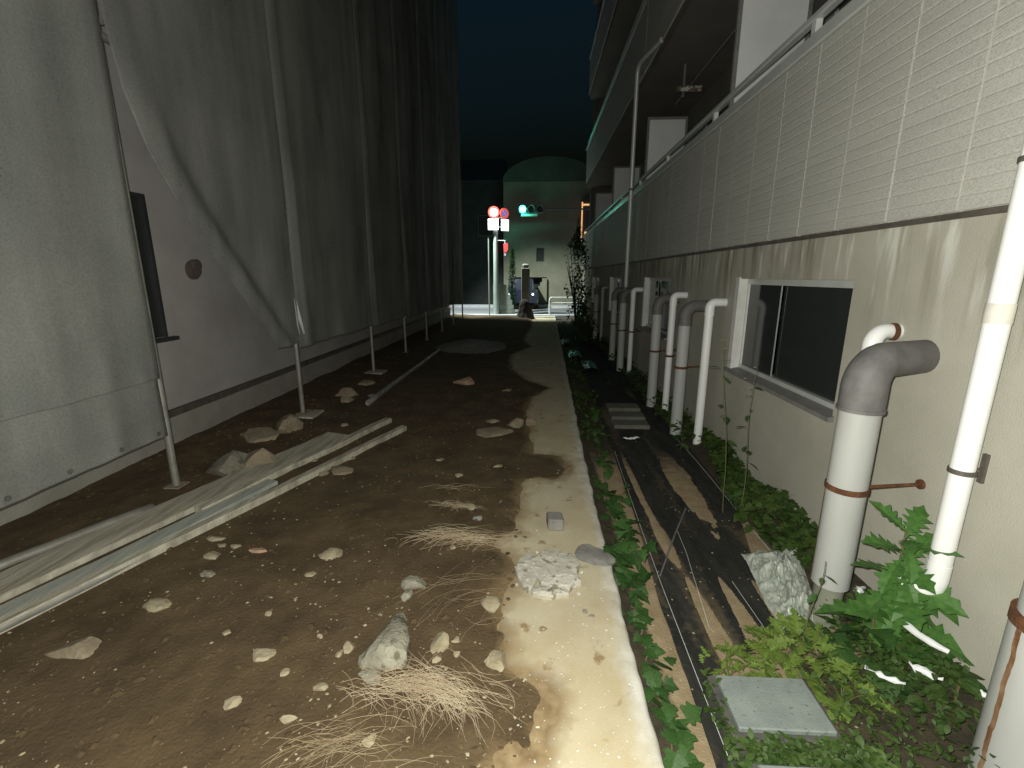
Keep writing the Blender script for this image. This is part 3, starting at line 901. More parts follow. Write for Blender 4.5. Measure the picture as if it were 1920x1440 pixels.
for z in (0.79, 1.87, 3.0):
    cl = mesh_obj('pipe_clamp', MB().tube([(1.60, 1.70, z - 0.009), (1.60, 1.70, z + 0.009)], 0.0415, 22), 'bracket', dp)
    mesh_obj('clamp_arm', MB().tube([(1.64, 1.705, z), (X0 - 0.012, 1.72, z + 0.004)], 0.004, 6).box(X0 - 0.012, X0 + 0.001, 1.71, 1.73, z - 0.055, z + 0.06), 'bracket', cl)

# rusty-collared pipe cut by the frame at the lower right
RX, RY = 1.525, 1.225
rp = empty('rusty_pipe', (RX, RY, BED))
tag(rp, 'thick grey white pipe with rusty collar and rust streak at the bottom right corner', 'pipe')
auto_smooth(mesh_obj('riser', MB().tube([(RX, RY, BED - 0.02), (RX, RY, 0.50)], 0.100, 30), 'pvc_grey', rp))
auto_smooth(mesh_obj('upper_pipe', MB().tube([(RX, RY, 0.49), (RX, RY, 1.02)], 0.090, 28), 'pvc_grey', rp))
auto_smooth(mesh_obj('elbow', MB().tube([(RX, RY, 1.0), (RX, RY, 1.06), (1.56, 1.23, 1.13), (1.62, 1.245, 1.165), (1.72, 1.26, 1.17)], 0.097, 24), 'fitting', rp))
auto_smooth(mesh_obj('pipe_clamp', MB().tube([(RX, RY, 0.492), (RX, RY, 0.53)], 0.1035, 30), 'rust', rp))
streak(rp, RX, RY, 0.1010, -0.09, 0.49, R(172), R(181), 40, 4)

# tall thin pole pipe that climbs past the balconies
tp = empty('pole_pipe', (1.56, 8.4, BED))
tag(tp, 'tall thin grey pipe rising from the bed past the balcony front, bent at top', 'pipe')
auto_smooth(mesh_obj('pipe', MB().tube([(1.55, 8.3, BED), (1.55, 8.3, 4.75), (1.57, 8.26, 4.84), (1.64, 8.15, 4.88), (2.1, 7.4, 4.88)] if False else
                                [(1.55, 8.3, BED), (1.55, 8.3, 4.60), (1.555, 8.25, 4.68), (1.57, 8.15, 4.72), (1.68, 7.35, 4.66)], 0.036, 12), 'alu', tp))
for z in (1.3, 2.9):
    mesh_obj('pipe_clamp', MB().tube([(1.55, 8.3, z - 0.015), (1.55, 8.3, z + 0.015)], 0.037, 12), 'bracket', tp)

# ================================================================== LEFT: BUILDING UNDER SCAFFOLD NET
XL = -3.20
lb = empty('building', (-6.0, 8.0, -0.1))
tag(lb, 'grey rendered building under construction behind the scaffold netting on the left', 'building')
wy0, wy1, wz0, wz1 = 3.60, 3.86, 0.99, 2.15
mesh_obj('wall', wallmesh(XL - 0.18, XL, -1.5, 17.2, 0.36, 12.0, [(wy0, wy1)], wz0, wz1), 'lwall', lb)
mesh_obj('foundation', MB().box(XL - 0.18, XL + 0.03, -1.5, 17.2, -0.2, 0.30), 'lbase', lb)
mesh_obj('water_bar', MB().box(XL - 0.16, XL + 0.045, -1.5, 17.2, 0.302, 0.358), 'bracket', lb)
mesh_obj('end_wall', MB().box(-9, XL - 0.18, 17.0, 17.2, -0.2, 12.0), 'lwall', lb)
mesh_obj('roof_slab', MB().box(-9, XL + 0.1, -1.5, 17.3, 12.0, 12.15), 'lwall', lb)
w = mesh_obj('window', MB().box(XL - 0.05, XL + 0.006, wy0, wy0 + 0.03, wz0, wz1).box(XL - 0.05, XL + 0.006, wy1 - 0.03, wy1, wz0, wz1)
             .box(XL - 0.05, XL + 0.006, wy0 + 0.03, wy1 - 0.03, wz1 - 0.03, wz1), 'black_frame', lb)
mesh_obj('pane', MB().box(XL - 0.03, XL - 0.02, wy0 + 0.03, wy1 - 0.03, wz0, wz1 - 0.03), 'glass', w)
mesh_obj('sill', MB().box(XL - 0.09, XL + 0.05, wy0 - 0.04, wy1 + 0.07, wz0 - 0.035, wz0 - 0.002), 'black_frame', w)
vt = mesh_obj('vent_cap', MB().disc((XL + 0.012, 4.27, 1.555), 0.085, (1, 0, 0), 0.024).disc((XL + 0.035, 4.27, 1.56), 0.07, (1, 0, 0), 0.022), 'brown', lb)
mesh_obj('vent_hood', MB().tube([(XL + 0.02, 4.27, 1.60), (XL + 0.07, 4.27, 1.605)], 0.05, 14), 'brown', vt)

# scaffold: standards, ledgers, feet
XS = -2.55
sc = empty('scaffold', (XS, 8.0, 0))
tag(sc, 'steel pipe scaffold standing in front of the left building, holding the netting', 'scaffold')
SY = [1.13, 2.93, 4.77, 7.05, 8.9, 10.7, 12.5, 14.3, 16.1]
for k, y in enumerate(SY):
    z = sz(XS, y)
    auto_smooth(mesh_obj('standard', MB().tube([(XS, y, z + 0.02), (XS, y, 11.5)], 0.0243, 12), 'steel', sc))
    mesh_obj('base_plate', MB().box(XS - 0.055, XS + 0.055, y - 0.055, y + 0.055, z + 0.012, z + 0.02), 'stone_b', sc)
for z in (2.9, 4.7, 6.5, 8.3, 10.1):
    mesh_obj('ledger', MB().tube([(XS - 0.06, 0.2, z), (XS - 0.06, 16.3, z)], 0.0243, 8), 'steel', sc)
    for k, y in enumerate(SY):
        mesh_obj('transom', MB().tube([(XS, y + 0.05, z + 0.05), (XL + 0.002, y + 0.05, z + 0.05)], 0.02, 8), 'steel', sc)
for y in (4.77, 7.05):
    z = sz(XS, y)
    o = mesh_obj('sole_board', MB().box(XS - 0.13, XS + 0.17, y - 0.14, y + 0.15, z - 0.03, z + 0.010, 0.004), 'board')
    tag(o, 'short muddy board under the scaffold pole with the white flap' if y < 5 else 'short muddy board under the third scaffold pole', 'board')

# nets
XN = -2.50
def net(name, yl, yr, zb, zt, fold, label, m='net', nu=70, nv=110, cat='netting', ridge=0.0):
    """sheet between a left edge yl(z) and right edge yr(z); fold(u, z, y) gives the sideways billow"""
    zz = zb + (zt - zb) * (np.linspace(0, 1, nv) ** 1.5)
    uu = np.linspace(0, 1, nu)
    Z = np.repeat(zz[:, None], nu, 1)
    YL = np.array([yl(z) for z in zz])[:, None]
    YR = np.array([yr(z) for z in zz])[:, None]
    Y = YL + (YR - YL) * uu[None, :]
    X = XN + fold(np.repeat(uu[None, :], nv, 0), Z, Y) + 0.03 * fbm(Y * 4 + 2, Z * 1.1, 3) * sstep(1.6, 0.4, Z)
    Z = Z + 0.045 * fbm(Y * 3.1, Y * 0 + zb, 3) * sstep(1.2, 0.4, Z)
    o = mesh_obj(name, grid(X, Y, Z), m, smooth=True)
    o.modifiers.new('thickness', 'SOLIDIFY').thickness = 0.0015
    tag(o, label, cat, 'scaffold net sheets')
    return o
n1 = net('net_sheet', lambda z: -0.4, lambda z: 2.885 - 0.006 * math.sin(z * 3), 0.44, 11.5,
    lambda u, z, y: 0.014 * np.sin(y * 5.2 + 1.2 * np.sin(z * 0.8)) * np.sin(np.pi * np.clip(u, 0, 1)) + 0.05 * fbm(y * 1.5, z * 0.5, 3) + 0.02 * fbm(y * 6, z * 0.7, 2),
    'nearest grey scaffold net sheet with eyelet hem, left of the gap showing the narrow window')
for i, y in enumerate((1.55, 1.9, 2.2, 2.5, 2.8)):
    uu_ = np.array([(y + 0.4) / 3.355]); 
    xo = XN + float((0.014 * np.sin(y * 5.2 + 1.2 * np.sin(0.47 * 0.8)) * np.sin(np.pi * uu_) + 0.05 * fbm(np.array([y * 1.5]), np.array([0.235]), 3) + 0.02 * fbm(np.array([y * 6]), np.array([0.33]), 2) + 0.03 * fbm(np.array([y * 4 + 2]), np.array([0.5225]), 3))[0])
    zo = 0.475 + float(0.045 * fbm(np.array([y * 3.1]), np.array([0.44]), 3)[0])
    mesh_obj('eyelet', MB().ring((xo + 0.004, y, zo), 0.006, 0.014, (1, 0, 0), 0.004, 14), 'bracket', n1)
n1b = net('net_sheet', lambda z: -0.4, lambda z: 2.865, 0.84, 11.4,
    lambda u, z, y: 0.03 + 0.014 * np.sin(y * 5.2 + 1.2 * np.sin(z * 0.8)) * np.sin(np.pi * np.clip(u, 0, 1)) + 0.05 * fbm(y * 1.5, z * 0.5, 3) + 0.02 * fbm(y * 6, z * 0.7, 2)
              + 0.015 * fbm(y * 3 + 4, z, 2), 'second grey net layer overlapping the nearest sheet, ending higher above the ground')
def diag(z):
    return float(np.interp(z, [0.82, 1.2, 1.65, 2.0, 2.3, 2.6, 2.9, 3.3, 11.5], [4.32, 3.97, 3.58, 3.29, 3.09, 2.985, 2.945, 2.93, 2.93]))
def fold2(u, z, y):
    d = y - np.vectorize(diag)(z)
    low = sstep(3.2, 2.2, z)
    return low * (0.04 * np.exp(-((d - 0.17) / 0.16) ** 2) - 0.012 * np.exp(-((d - 0.34) / 0.12) ** 2)) + 0.012 * np.sin(y * 4.1 + z * 0.9) * np.sin(np.pi * u) \
        + 0.05 * fbm(y * 2, z * 0.6, 3)
net('net_sheet', diag, lambda z: 4.79, 0.82, 11.5, fold2, 'grey net sheet pulled aside diagonally, right of the gap with the round vent', nu=80)
for k in range(2, len(SY) - 1):
    a, b = SY[k], SY[k + 1]
    amp = 0.015 + 0.012 * random.random()
    ph = random.uniform(0, 6)
    side = ['third', 'fourth', 'fifth', 'sixth', 'seventh', 'eighth'][k - 2]
    net('net_sheet', lambda z, a=a: a - 0.02, lambda z, b=b: b + 0.02, 0.80 - 0.02 * k, 11.5,
        lambda u, z, y, a=a, amp=amp, ph=ph: 0.03 * np.exp(-((y - a - 0.10 - 0.05 * np.clip(2 - z, 0, 2)) / 0.07) ** 2) + amp * np.sin(y * 4.5 + ph + np.sin(z)) * np.sin(np.pi * u) + 0.05 * fbm(y * 2, z * 0.6, 3),
        'dim grey net sheet hanging in the %s scaffold bay counted from the camera' % side, nu=40, nv=60)
# white flap tied to the second pole
fl_ = MB().add([(XS + 0.045, 4.745, 1.44), (XS + 0.075, 4.70, 1.0), (XS + 0.075, 4.735, 0.90), (XS + 0.05, 4.765, 1.1), (XS + 0.075, 4.81, 0.90), (XS + 0.072, 4.85, 0.90), (XS + 0.060, 4.79, 1.18)],
               [(0, 1, 2, 3), (0, 3, 6), (3, 4, 5, 6)])
o = mesh_obj('cloth_flap', fl_, 'plastic_w')
o.modifiers.new('thickness', 'SOLIDIFY').thickness = 0.002
tag(o, 'narrow white forked cloth flap tied to a scaffold pole', 'cloth')

# ================================================================== THINGS ON THE DIRT
def plank(name, a, b, w, h, m, label, cat, lift=0.0, group=None):
    a, b = Vector(a), Vector(b)
    za = max(sz(a.x, a.y), 0) + lift + h / 2
    n = 24
    mb = MB()
    t = (b - a).normalized()
    sd = Vector((t.y, -t.x)).normalized()
    rr = random.Random(label)
    ph = rr.uniform(0, 6)
    c = 0.12 * h
    for i in range(n + 1):
        p = a.lerp(b, i / n) + sd * (0.006 * math.sin(i * 0.45 + ph))
        z = max(sz(p.x, p.y), -0.005) * 0.4 + 0.006 + lift + h / 2
        for (u_, v_) in ((-.5, -.4), (-.5, .4), (-.47, .5), (.47, .5), (.5, .4), (.5, -.4)):
            q = p + sd * (u_ * w + rr.uniform(-1, 1) * 0.0015)
            mb.v.append((q.x, q.y, z + v_ * h))
    for i in range(n):
        for k in range(6):
            j = (k + 1) % 6
            mb.f.append((i * 6 + k, i * 6 + j, i * 6 + 6 + j, i * 6 + 6 + k))
    mb.f += [tuple(range(5, -1, -1)), tuple(n * 6 + k for k in range(6))]
    o = mesh_obj(name, mb, m)
    tag(o, label, cat, group)
    return o
def ptube(name, a, b, r, m, label, cat, lift=0.0):
    pts = []
    for i in range(13):
        p = Vector(a).lerp(Vector(b), i / 12)
        pts.append((p.x, p.y, max(sz(p.x, p.y), 0) * 0.5 + r + 0.004 + lift))
    mb = MB().tube(pts, r, 12, cap=False)
    # open end: inner wall
    o = auto_smooth(mesh_obj(name, mb, m))
    md = o.modifiers.new('wall', 'SOLIDIFY')
    md.thickness = 0.003
    tag(o, label, cat)
    return o
plank('scaffold_board', (-2.98, 0.55), (-1.86, 4.08), 0.25, 0.038, 'board', 'widest muddy scaffold board in the bundle on the left', 'board')
plank('scaffold_board', (-2.71, 0.55), (-1.92, 3.05), 0.12, 0.03, 'board2', 'grey board lying along the right side of the widest muddy board', 'board', 0.004)
plank('timber_batten', (-2.15, 2.6), (-1.52, 4.55), 0.075, 0.05, 'board', 'muddy timber batten reaching past the end of the wide board', 'timber', 0.0)
plank('timber_batten', (-2.66, 0.55), (-1.285, 4.30), 0.06, 0.05, 'board', 'long muddy batten nearest the dirt, front edge of the bundle', 'timber', 0.0)
ptube('steel_pipe', (-2.56, 0.75), (-1.45, 3.95), 0.0243, 'steel', 'steel pipe lying between the boards and the front batten', 'pipe', 0.002)
ptube('steel_pipe', (-3.02, 1.2), (-2.47, 2.62), 0.03, 'steel', 'short grey pipe lying under the net hem behind the boards', 'pipe')
ptube('steel_pipe', (-1.97, 5.18), (-1.94, 9.2), 0.035, 'steel', 'single grey pipe lying alone on the dirt towards the gravel heap', 'pipe')

# stones: x, y, width px-derived metres, height, material, label
stones = [
 (-0.60, 1.56, .185, .22, .20, 'stone_w', 'large pointed pale rock lying beside the big straw clump', 'P'),
 (-0.58, 1.95, .10, .11, .05, 'stone_w', 'greyish kidney-shaped stone in the middle of the dirt', 'K'),
 (-0.19, 1.87, .078, .08, .04, 'stone', 'rounded cream stone at the soil edge below the rubble slab', ''),
 (-0.14, 1.54, .07, .10, .045, 'stone', 'tapered cream stone half sunk at the edge of the concrete', ''),
 (-0.38, 1.60, .066, .085, .05, 'stone', 'angular pale stone just right of the pointed rock', ''),
 (-0.75, 1.57, .045, .045, .03, 'stone', 'small square yellowish stone left of the pointed rock', ''),
 (-0.78, 1.535, .03, .04, .025, 'stone', 'small sliver stone touching the square yellowish one', ''),
 (-1.11, 2.21, .115, .09, .04, 'stone', 'broad flat cream stone with crumbs, left half of the dirt', ''),
 (-1.09, 1.52, .08, .06, .03, 'stone', 'flat cream stone above the lower left of the dirt', ''),
 (-0.32, 1.63, .033, .033, .02, 'stone', '', ''), (-0.30, 1.565, .026, .03, .02, 'stone', '', ''),
 (-0.51, 1.545, .036, .025, .015, 'stone', '', ''), (-0.38, 1.53, .04, .03, .02, 'stone', '', ''),
 (-1.74, 1.76, .13, .06, .03, 'stone', 'long flat yellowish stone near the left boards', ''),
 (-1.85, 2.33, .09, .045, .02, 'stone', 'flat cream stone, farthest left of the cluster below the boards', ''), (-1.76, 2.26, .05, .03, .015, 'stone', '', ''), (-1.69, 2.26, .06, .04, .015, 'stone', 'small cream stone at the right of the cluster below the boards', ''),
 (-1.75, 2.16, .085, .045, .02, 'stone', 'flat cream stone, nearest of the cluster below the boards', ''), (-1.53, 2.22, .08, .045, .025, 'stone_p', 'reddish flat stone right of the cluster below the boards', ''), (-1.66, 2.0, .075, .05, .015, 'stone_w', 'whitish chipped stone alone below the cluster near the boards', ''),
 (-1.13, 2.03, .05, .035, .015, 'stone', 'small cream stone below the broad flat stone', ''),
 (-1.02, 6.42, .23, .2, .13, 'stone_p', 'reddish stone alone far up the dirt', ''),
 (-0.40, 4.30, .25, .26, .07, 'stone_b', 'flat muddy clod, largest of the group beside the path', ''),
 (-0.19, 4.50, .155, .15, .11, 'stone_b', 'round muddy stone, middle of the group beside the path', ''),
 (-0.05, 4.60, .11, .11, .08, 'stone_b', 'small round muddy stone nearest the path in its group', ''),
 (-0.44, 4.62, .12, .1, .05, 'stone_b', 'small muddy clod behind the flat clod beside the path', ''),
 (-0.79, 3.57, .065, .05, .02, 'stone', 'oval pale stone alone high in the middle of the dirt', ''), (-0.58, 3.27, .055, .05, .025, 'stone', 'pale stone above the small straw wisp', ''), (-0.29, 3.46, .065, .04, .015, 'stone', 'flat pale stone left of the dirt tongue on the path', ''),
 (-0.38, 6.02, .12, .1, .03, 'stone_b', 'flat muddy stone far up beside the dirt tongue', ''),
 (0.13, 2.58, .095, .11, .075, 'stone_g', 'dark grey square block on the concrete above the rubble slab', 'B'),
 (0.335, 2.27, .14, .17, .045, 'stone_g', 'smooth grey flat stone at the path edge beside ivy', ''),
 (0.24, 1.85, .028, .028, .015, 'stone_w', '', ''), (0.27, 1.82, .03, .025, .012, 'stone_w', '', ''),
 (-2.40, 3.28, .27, .28, .19, 'stone_w', 'whitish boulder behind the board bundle, left of a pair', ''),
 (-2.22, 3.38, .25, .24, .21, 'stone_b', 'brownish boulder behind the board bundle, right of a pair', ''),
 (-2.58, 4.02, .30, .28, .10, 'stone_b', 'low muddy boulder by the second scaffold pole', ''),
 (-2.43, 4.22, .20, .22, .19, 'stone_b', 'upright muddy boulder by the second scaffold pole', ''),
 (-0.41, 2.77, .05, .05, .035, 'stone', 'round cream stone at the end of the small straw wisp', ''),
 (-0.35, 2.63, .055, .06, .03, 'stone_g', 'small grey stone just below the round cream stone by the straw wisp', ''),
 (-1.52, 3.30, .17, .10, .05, 'stone_b', 'muddy lump leaning on the front batten', ''), (-1.62, 3.22, .07, .06, .035, 'stone_b', 'small muddy lump beside the lump leaning on the front batten', ''),
 (-1.87, 1.50, .17, .09, .05, 'stone_b', 'long olive muddy stone in the lower left corner of the dirt', ''),
 (-1.19, 1.74, .036, .025, .014, 'stone', '', ''), (-0.90, 1.63, .03, .025, .014, 'stone', '', ''),
 (-0.83, 1.25, .055, .04, .025, 'stone', '', ''), (-0.53, 1.19, .045, .04, .025, 'stone', '', ''), (-1.07, 1.30, .055, .04, .025, 'stone', '', ''),
 (-0.78, 1.38, .045, .035, .02, 'stone', '', ''), (-0.62, 1.44, .085, .05, .02, 'stone_w', 'flat whitish chip at the foot of the pointed rock', ''),
 (0.05, 7.66, .14, .12, .04, 'stone_b', 'flat muddy stone far up on the exposed concrete', ''), (-2.05, 5.62, .11, .1, .05, 'stone_b', 'small muddy stone near the end of the lone lying pipe', ''), (-2.42, 5.62, .26, .2, .12, 'stone_b', 'muddy lump between the second and third scaffold poles', ''),
 (-2.30, 5.35, .14, .14, .10, 'stone_b', 'small upright muddy lump in front of the lump between scaffold poles', ''), (-2.42, 6.3, .2, .18, .08, 'stone_b', 'muddy lump at the foot of the third scaffold pole', ''),
 (-2.06, 3.83, .07, .05, .02, 'stone', '', ''), (-1.82, 3.50, .055, .05, .02, 'stone', '', ''), (-1.54, 3.55, .08, .05, .02, 'stone', '', ''), (-1.95, 4.44, .09, .07, .025, 'stone', 'small cream stone beyond the end of the wide board', ''),
 (-0.95, 1.44, .03, .03, .015, 'stone', '', ''), (-1.3, 1.62, .03, .03, .015, 'stone', '', ''), (-0.45, 2.3, .03, .03, .015, 'stone', '', ''),
]
for i, (x, y, w, d, h, m, lab, kind) in enumerate(stones):
    z = max(sz(x, y), 0.0 if x > -0.1 else -1) - 0.18 * h
    if kind == 'P':
        mb = MB()
        rr = random.Random(3)
        sec = [(0.0, .34, .3), (.05, .48, .7), (.14, .52, .95), (.32, .44, 1.0), (.5, .35, .88), (.68, .235, .62), (.83, .13, .36), (.94, .05, .17), (1.0, .008, .06)]
        sg = 13
        for r_, (t, rx, rh) in enumerate(sec):
            for k in range(sg):
                a = math.pi * k / (sg - 1)
                q = 1 + rr.uniform(-.07, .07)
                ca, sa = math.cos(a), math.sin(a) ** .75
                crest = 0.03 * math.sin(t * 5)
                mb.v.append((x + rx * w * q * ca + 0.028 * t + crest * sa, y - 0.09 + 0.335 * t + rr.uniform(-.006, .006), sz(x, y) - 0.012 + rh * 0.085 * q * sa))
        for r_ in range(len(sec) - 1):
            for k in range(sg - 1):
                mb.f.append((r_ * sg + k, r_ * sg + k + 1, r_ * sg + sg + k + 1, r_ * sg + sg + k))
        mb.f.append(tuple(range(sg)))
    elif kind == 'K':
        mb = rock(x, y + 0.03, z, w, d * 0.8, h, i)
        mb2 = rock(x - 0.02, y - 0.05, z, w * 0.45, d * 0.6, h * 0.8, i + 50)
        mb.add(mb2.v, mb2.f)
    elif kind == 'B':
        mb = MB().box(x - w / 2, x + w / 2, y - d / 2, y + d / 2, 0.0, h, 0.008)
        mb.v = [(a + 0.006 * math.sin(b * 90), b + 0.005 * math.sin(a * 80), c) for a, b, c in mb.v]
    else:
        mb = rock(x, y, z - 0.12 * h, w, d, h, i, 3 if w > 0.06 else 2)
    o = auto_smooth(mesh_obj('stone', mb, m), 24)
    if lab:
        tag(o, lab, 'stone', 'loose stones on the dirt')
    elif w < 0.04:
        tag(o, 'tiny pale stone chip among the loose chips scattered on the brown dirt', 'stone', 'small stone chips on the dirt')
    else:
        tag(o, 'small loose unremarkable stone among those scattered on the brown dirt', 'stone', 'small loose stones on the dirt')

# broken concrete slab lying on the path
rb = empty('concrete_rubble', (0.08, 2.10, 0))
tag(rb, 'round flat patch of broken whitish concrete lying on the path', 'rubble')
def slab(pts, z0, z1, seed):
    rr = random.Random(seed)
    mb = MB()
    n = len(pts)
    cx = sum(p[0] for p in pts) / n; cy = sum(p[1] for p in pts) / n
    for (s, z) in ((1.0, z0), (1.0, z1 - 0.006), (0.93, z1), (0.55, z1 + 0.005)):
        for p in pts:
            mb.v.append((cx + (p[0] - cx) * s, cy + (p[1] - cy) * s, z + rr.uniform(-.003, .003)))
    for r_ in range(3):
        for k in range(n):
            j = (k + 1) % n
            mb.f.append((r_ * n + k, r_ * n + j, r_ * n + n + j, r_ * n + n + k))
    mb.f.append(tuple(3 * n + k for k in range(n)))
    return mb
def blob(cx, cy, rx, ry, n, seed):
    rr = random.Random(seed)
    return [(cx + rx * (1 + rr.uniform(-.13, .13)) * math.cos(2 * math.pi * k / n), cy + ry * (1 + rr.uniform(-.13, .13)) * math.sin(2 * math.pi * k / n)) for k in range(n)]
mesh_obj('slab_piece', slab(blob(0.12, 2.13, .125, .17, 22, 1), -0.01, 0.034, 1), 'rubble', rb)
mesh_obj('slab_piece', slab(blob(-0.025, 2.12, .06, .15, 16, 2), -0.01, 0.024, 2), 'rubble', rb)
mesh_obj('slab_piece', slab(blob(0.07, 1.955, .075, .038, 14, 3), -0.01, 0.026, 3), 'rubble', rb)
mesh_obj('slab_piece', slab(blob(0.155, 1.955, .022, .02, 9, 4), -0.01, 0.022, 4), 'rubble', rb)
for i in range(22):
    a = random.uniform(0, 6.28); q = random.uniform(.2, 1.1)
    mesh_obj('crumb', rock(0.08 + .18 * q * math.cos(a), 2.10 + .2 * q * math.sin(a), 0.004 if q > .95 else 0.03, .018, .018, .012, 900 + i, 1), 'rubble', rb)

# gravel heap far up the dirt
n_ = 46
xs_ = np.linspace(-2.35, -0.42, n_); ys_ = np.linspace(8.65, 11.2, n_)
XX, YY = np.meshgrid(xs_, ys_)
d_ = np.hypot((XX + 1.38) / 0.95, (YY - 9.95) / 1.25)
ZZ = -0.05 + 0.22 * np.clip(1 - d_, 0, 1) ** 0.8 + 0.05 * fbm(XX * 7, YY * 7, 3) * (d_ < 1.0)
o = mesh_obj('gravel_heap', grid(XX, YY, ZZ), 'gravel', smooth=True)
tag(o, 'low grey gravel heap across the dirt lot beyond the lying pipe', 'gravel heap')

# loose grit: thousands of crumbs
def grit(name, n, xr, yr, smin, smax, m, zf, seed, keep=None):
    rr = np.random.default_rng(seed)
    base = np.array([(1, 0, 0), (.3, .9, .1), (-.8, .5, 0), (-.7, -.6, .1), (.4, -.9, 0), (.25, .2, .75), (-.3, -.15, .7)])
    bf = [(0, 1, 5), (1, 2, 5), (2, 6, 5), (2, 3, 6), (3, 4, 6), (4, 5, 6), (4, 0, 5)]
    y = yr[0] * (yr[1] / yr[0]) ** rr.random(n)
    x = xr[0] + (xr[1] - xr[0]) * rr.random(n)
    if keep is not None:
        k = keep(x, y, rr)
        x, y = x[k], y[k]
    z = zf(x, y)
    mb = MB()
    sc_ = smin * (smax / smin) ** (rr.random(len(x)) ** 2.2)
    an = rr.random(len(x)) * 6.28
    for i in range(len(x)):
        j = base * (1 + 0.5 * (rr.random((7, 3)) - .5)) * sc_[i] * np.array([1, .75, .55])
        c, s = math.cos(an[i]), math.sin(an[i])
        v = np.stack([j[:, 0] * c - j[:, 1] * s + x[i], j[:, 0] * s + j[:, 1] * c + y[i], j[:, 2] + z[i] + .15 * sc_[i]], -1)
        k = len(mb.v)
        mb.v += v.tolist()
        mb.f += [tuple(q + k for q in f) for f in bf]
    return mesh_obj(name, mb, m, org=(0, 0, 0))
clump = lambda x, y, rr: (fbm(x * 2.5 + 3, y * 2.5, 3) + 0.10 + 0.25 * (rr.random(len(x)) - .5)) > 0.04
stuff(grit('grit', 3000, (-2.4, 0.0), (0.9, 6.5), .0018, .011, 'stone', soil_z, 5, clump), 'pale grit and stone crumbs strewn over the brown dirt', 'grit')
stuff(grit('clods', 3800, (-3.15, -0.05), (0.9, 14), .005, .026, 'soil', soil_z, 6), 'small brown soil clods all over the dirt lot', 'soil clods')
stuff(grit('path_grit', 700, (-0.05, 0.38), (0.9, 6), .002, .008, 'kerb', lambda x, y: np.zeros_like(x) + 0.003, 8), 'pale crumbs strewn on the exposed concrete path', 'grit')
stuff(grit('bank_rubble', 700, (-3.1, -2.2), (3.0, 12), .008, .04, 'soil', soil_z, 9), 'muddy rubble crumbs along the foot of the left wall', 'rubble')
stuff(grit('bed_crumbs', 500, (0.5, 1.3), (1.0, 5), .002, .008, 'stone', lambda x, y: np.maximum(bed_z(x, y), BED + 0.008), 10), 'pale crumbs and leaf bits on the black weed fabric', 'crumbs')

# straw
def straw(cx, cy, lx, ly, n, seed, ang, label, m='straw', h=0.05, thick=0.0009):
    rr = random.Random(seed)
    mb = MB()
    for i in range(n):
        L = rr.uniform(.35, 1.0) * lx
        a = ang + rr.gauss(0, .30)
        x = cx + rr.gauss(0, .30) * lx; y = cy + rr.gauss(0, .33) * ly
        cur = rr.gauss(-.25, .8)
        z0 = sz(x, y) if x < 0.1 else 0.0
        zz = rr.uniform(0.002, h) * math.exp(-((x - cx) / (lx * .6)) ** 2)
        pts = []
        for k in range(6):
            t = k / 5 - .5
            aa = a + cur * t
            pts.append((x + L * t * math.cos(aa), y + L * t * math.sin(aa), z0 + 0.003 + zz * (1 - 2.6 * t * t) + rr.uniform(0, .006)))
        pts = [(p[0], p[1], max(p[2], z0 + .002)) for p in pts]
        mb.tube(pts, [thick, thick * 1.1, thick * 1.1, thick, thick * .8, thick * .4], 4, cap=False)
    o = mesh_obj('straw_clump', mb, m)
    tag(o, label, 'dry straw', 'dry straw clumps on the dirt')
straw(-0.36, 1.38, .36, .12, 190, 1, R(-28), 'biggest dry straw clump, at the foot of the pointed rock')
straw(-0.42, 2.40, .38, .10, 120, 2, R(4), 'long thin dry straw clump across the middle of the dirt', 'straw', .03)
straw(-0.50, 2.78, .22, .06, 45, 3, R(-25), 'small wisp of dry straw ending at a round cream stone', 'straw', .02)
straw(-0.62, 1.16, .30, .12, 60, 5, R(20), 'sparse dry straw near the bottom of the dirt', 'straw2', .02)
straw(-0.33, 1.98, .5, .35, 22, 6, R(30), 'few single dry stalks lying between the stones', 'straw2', .01, .0008)
straw(-0.62, 3.05, .28, .07, 18, 7, R(0), 'faint dry stalks farther up the dirt beyond the wisp', 'straw2', .01, .001)

# ================================================================== RIGHT BED THINGS
def add_leaf(mb, outline, c, yaw, pitch, roll, s, fold=0.18):
    """outline: half outline points (along, side); folded along the midrib"""
    rot = Matrix.Rotation(yaw, 3, 'Z') @ Matrix.Rotation(-pitch, 3, 'Y') @ Matrix.Rotation(roll, 3, 'X')
    c = Vector(c)
    n = len(outline)
    k = len(mb.v)
    droop = lambda u: -0.22 * u * u
    L = outline[-1][0]
    for (u, w) in outline:
        mb.v.append(tuple(c + rot @ Vector((u * s, 0, droop(u / L) * s * L))))
    for sgn in (1, -1):
        for (u, w) in outline:
            mb.v.append(tuple(c + rot @ Vector((u * s, sgn * w * s, droop(u / L) * s * L + fold * w * s))))
    for i in range(n - 1):
        mb.f.append((k + i, k + i + 1, k + n + i + 1, k + n + i))
        mb.f.append((k + i + 1, k + i, k + 2 * n + i, k + 2 * n + i + 1))
IVY = [(0, .05), (-.10, .30), (.10, .52), (.28, .40), (.45, .62), (.62, .36), (.85, .18), (1.1, 0.0)]
IVY = [(0, .0), (.02, .38), (.18, .56), (.32, .38), (.52, .50), (.66, .28), (.88, .14), (1.08, 0.0)]
SERR = [(0, .02), (.10, .03), (.18, .14), (.22, .06), (.34, .20), (.38, .10), (.50, .27), (.55, .14), (.68, .28), (.73, .14), (.85, .18), (.9, .09), (1.05, 0)]
OVAL = [(0, .0), (.2, .22), (.5, .30), (.8, .18), (1.0, 0)]
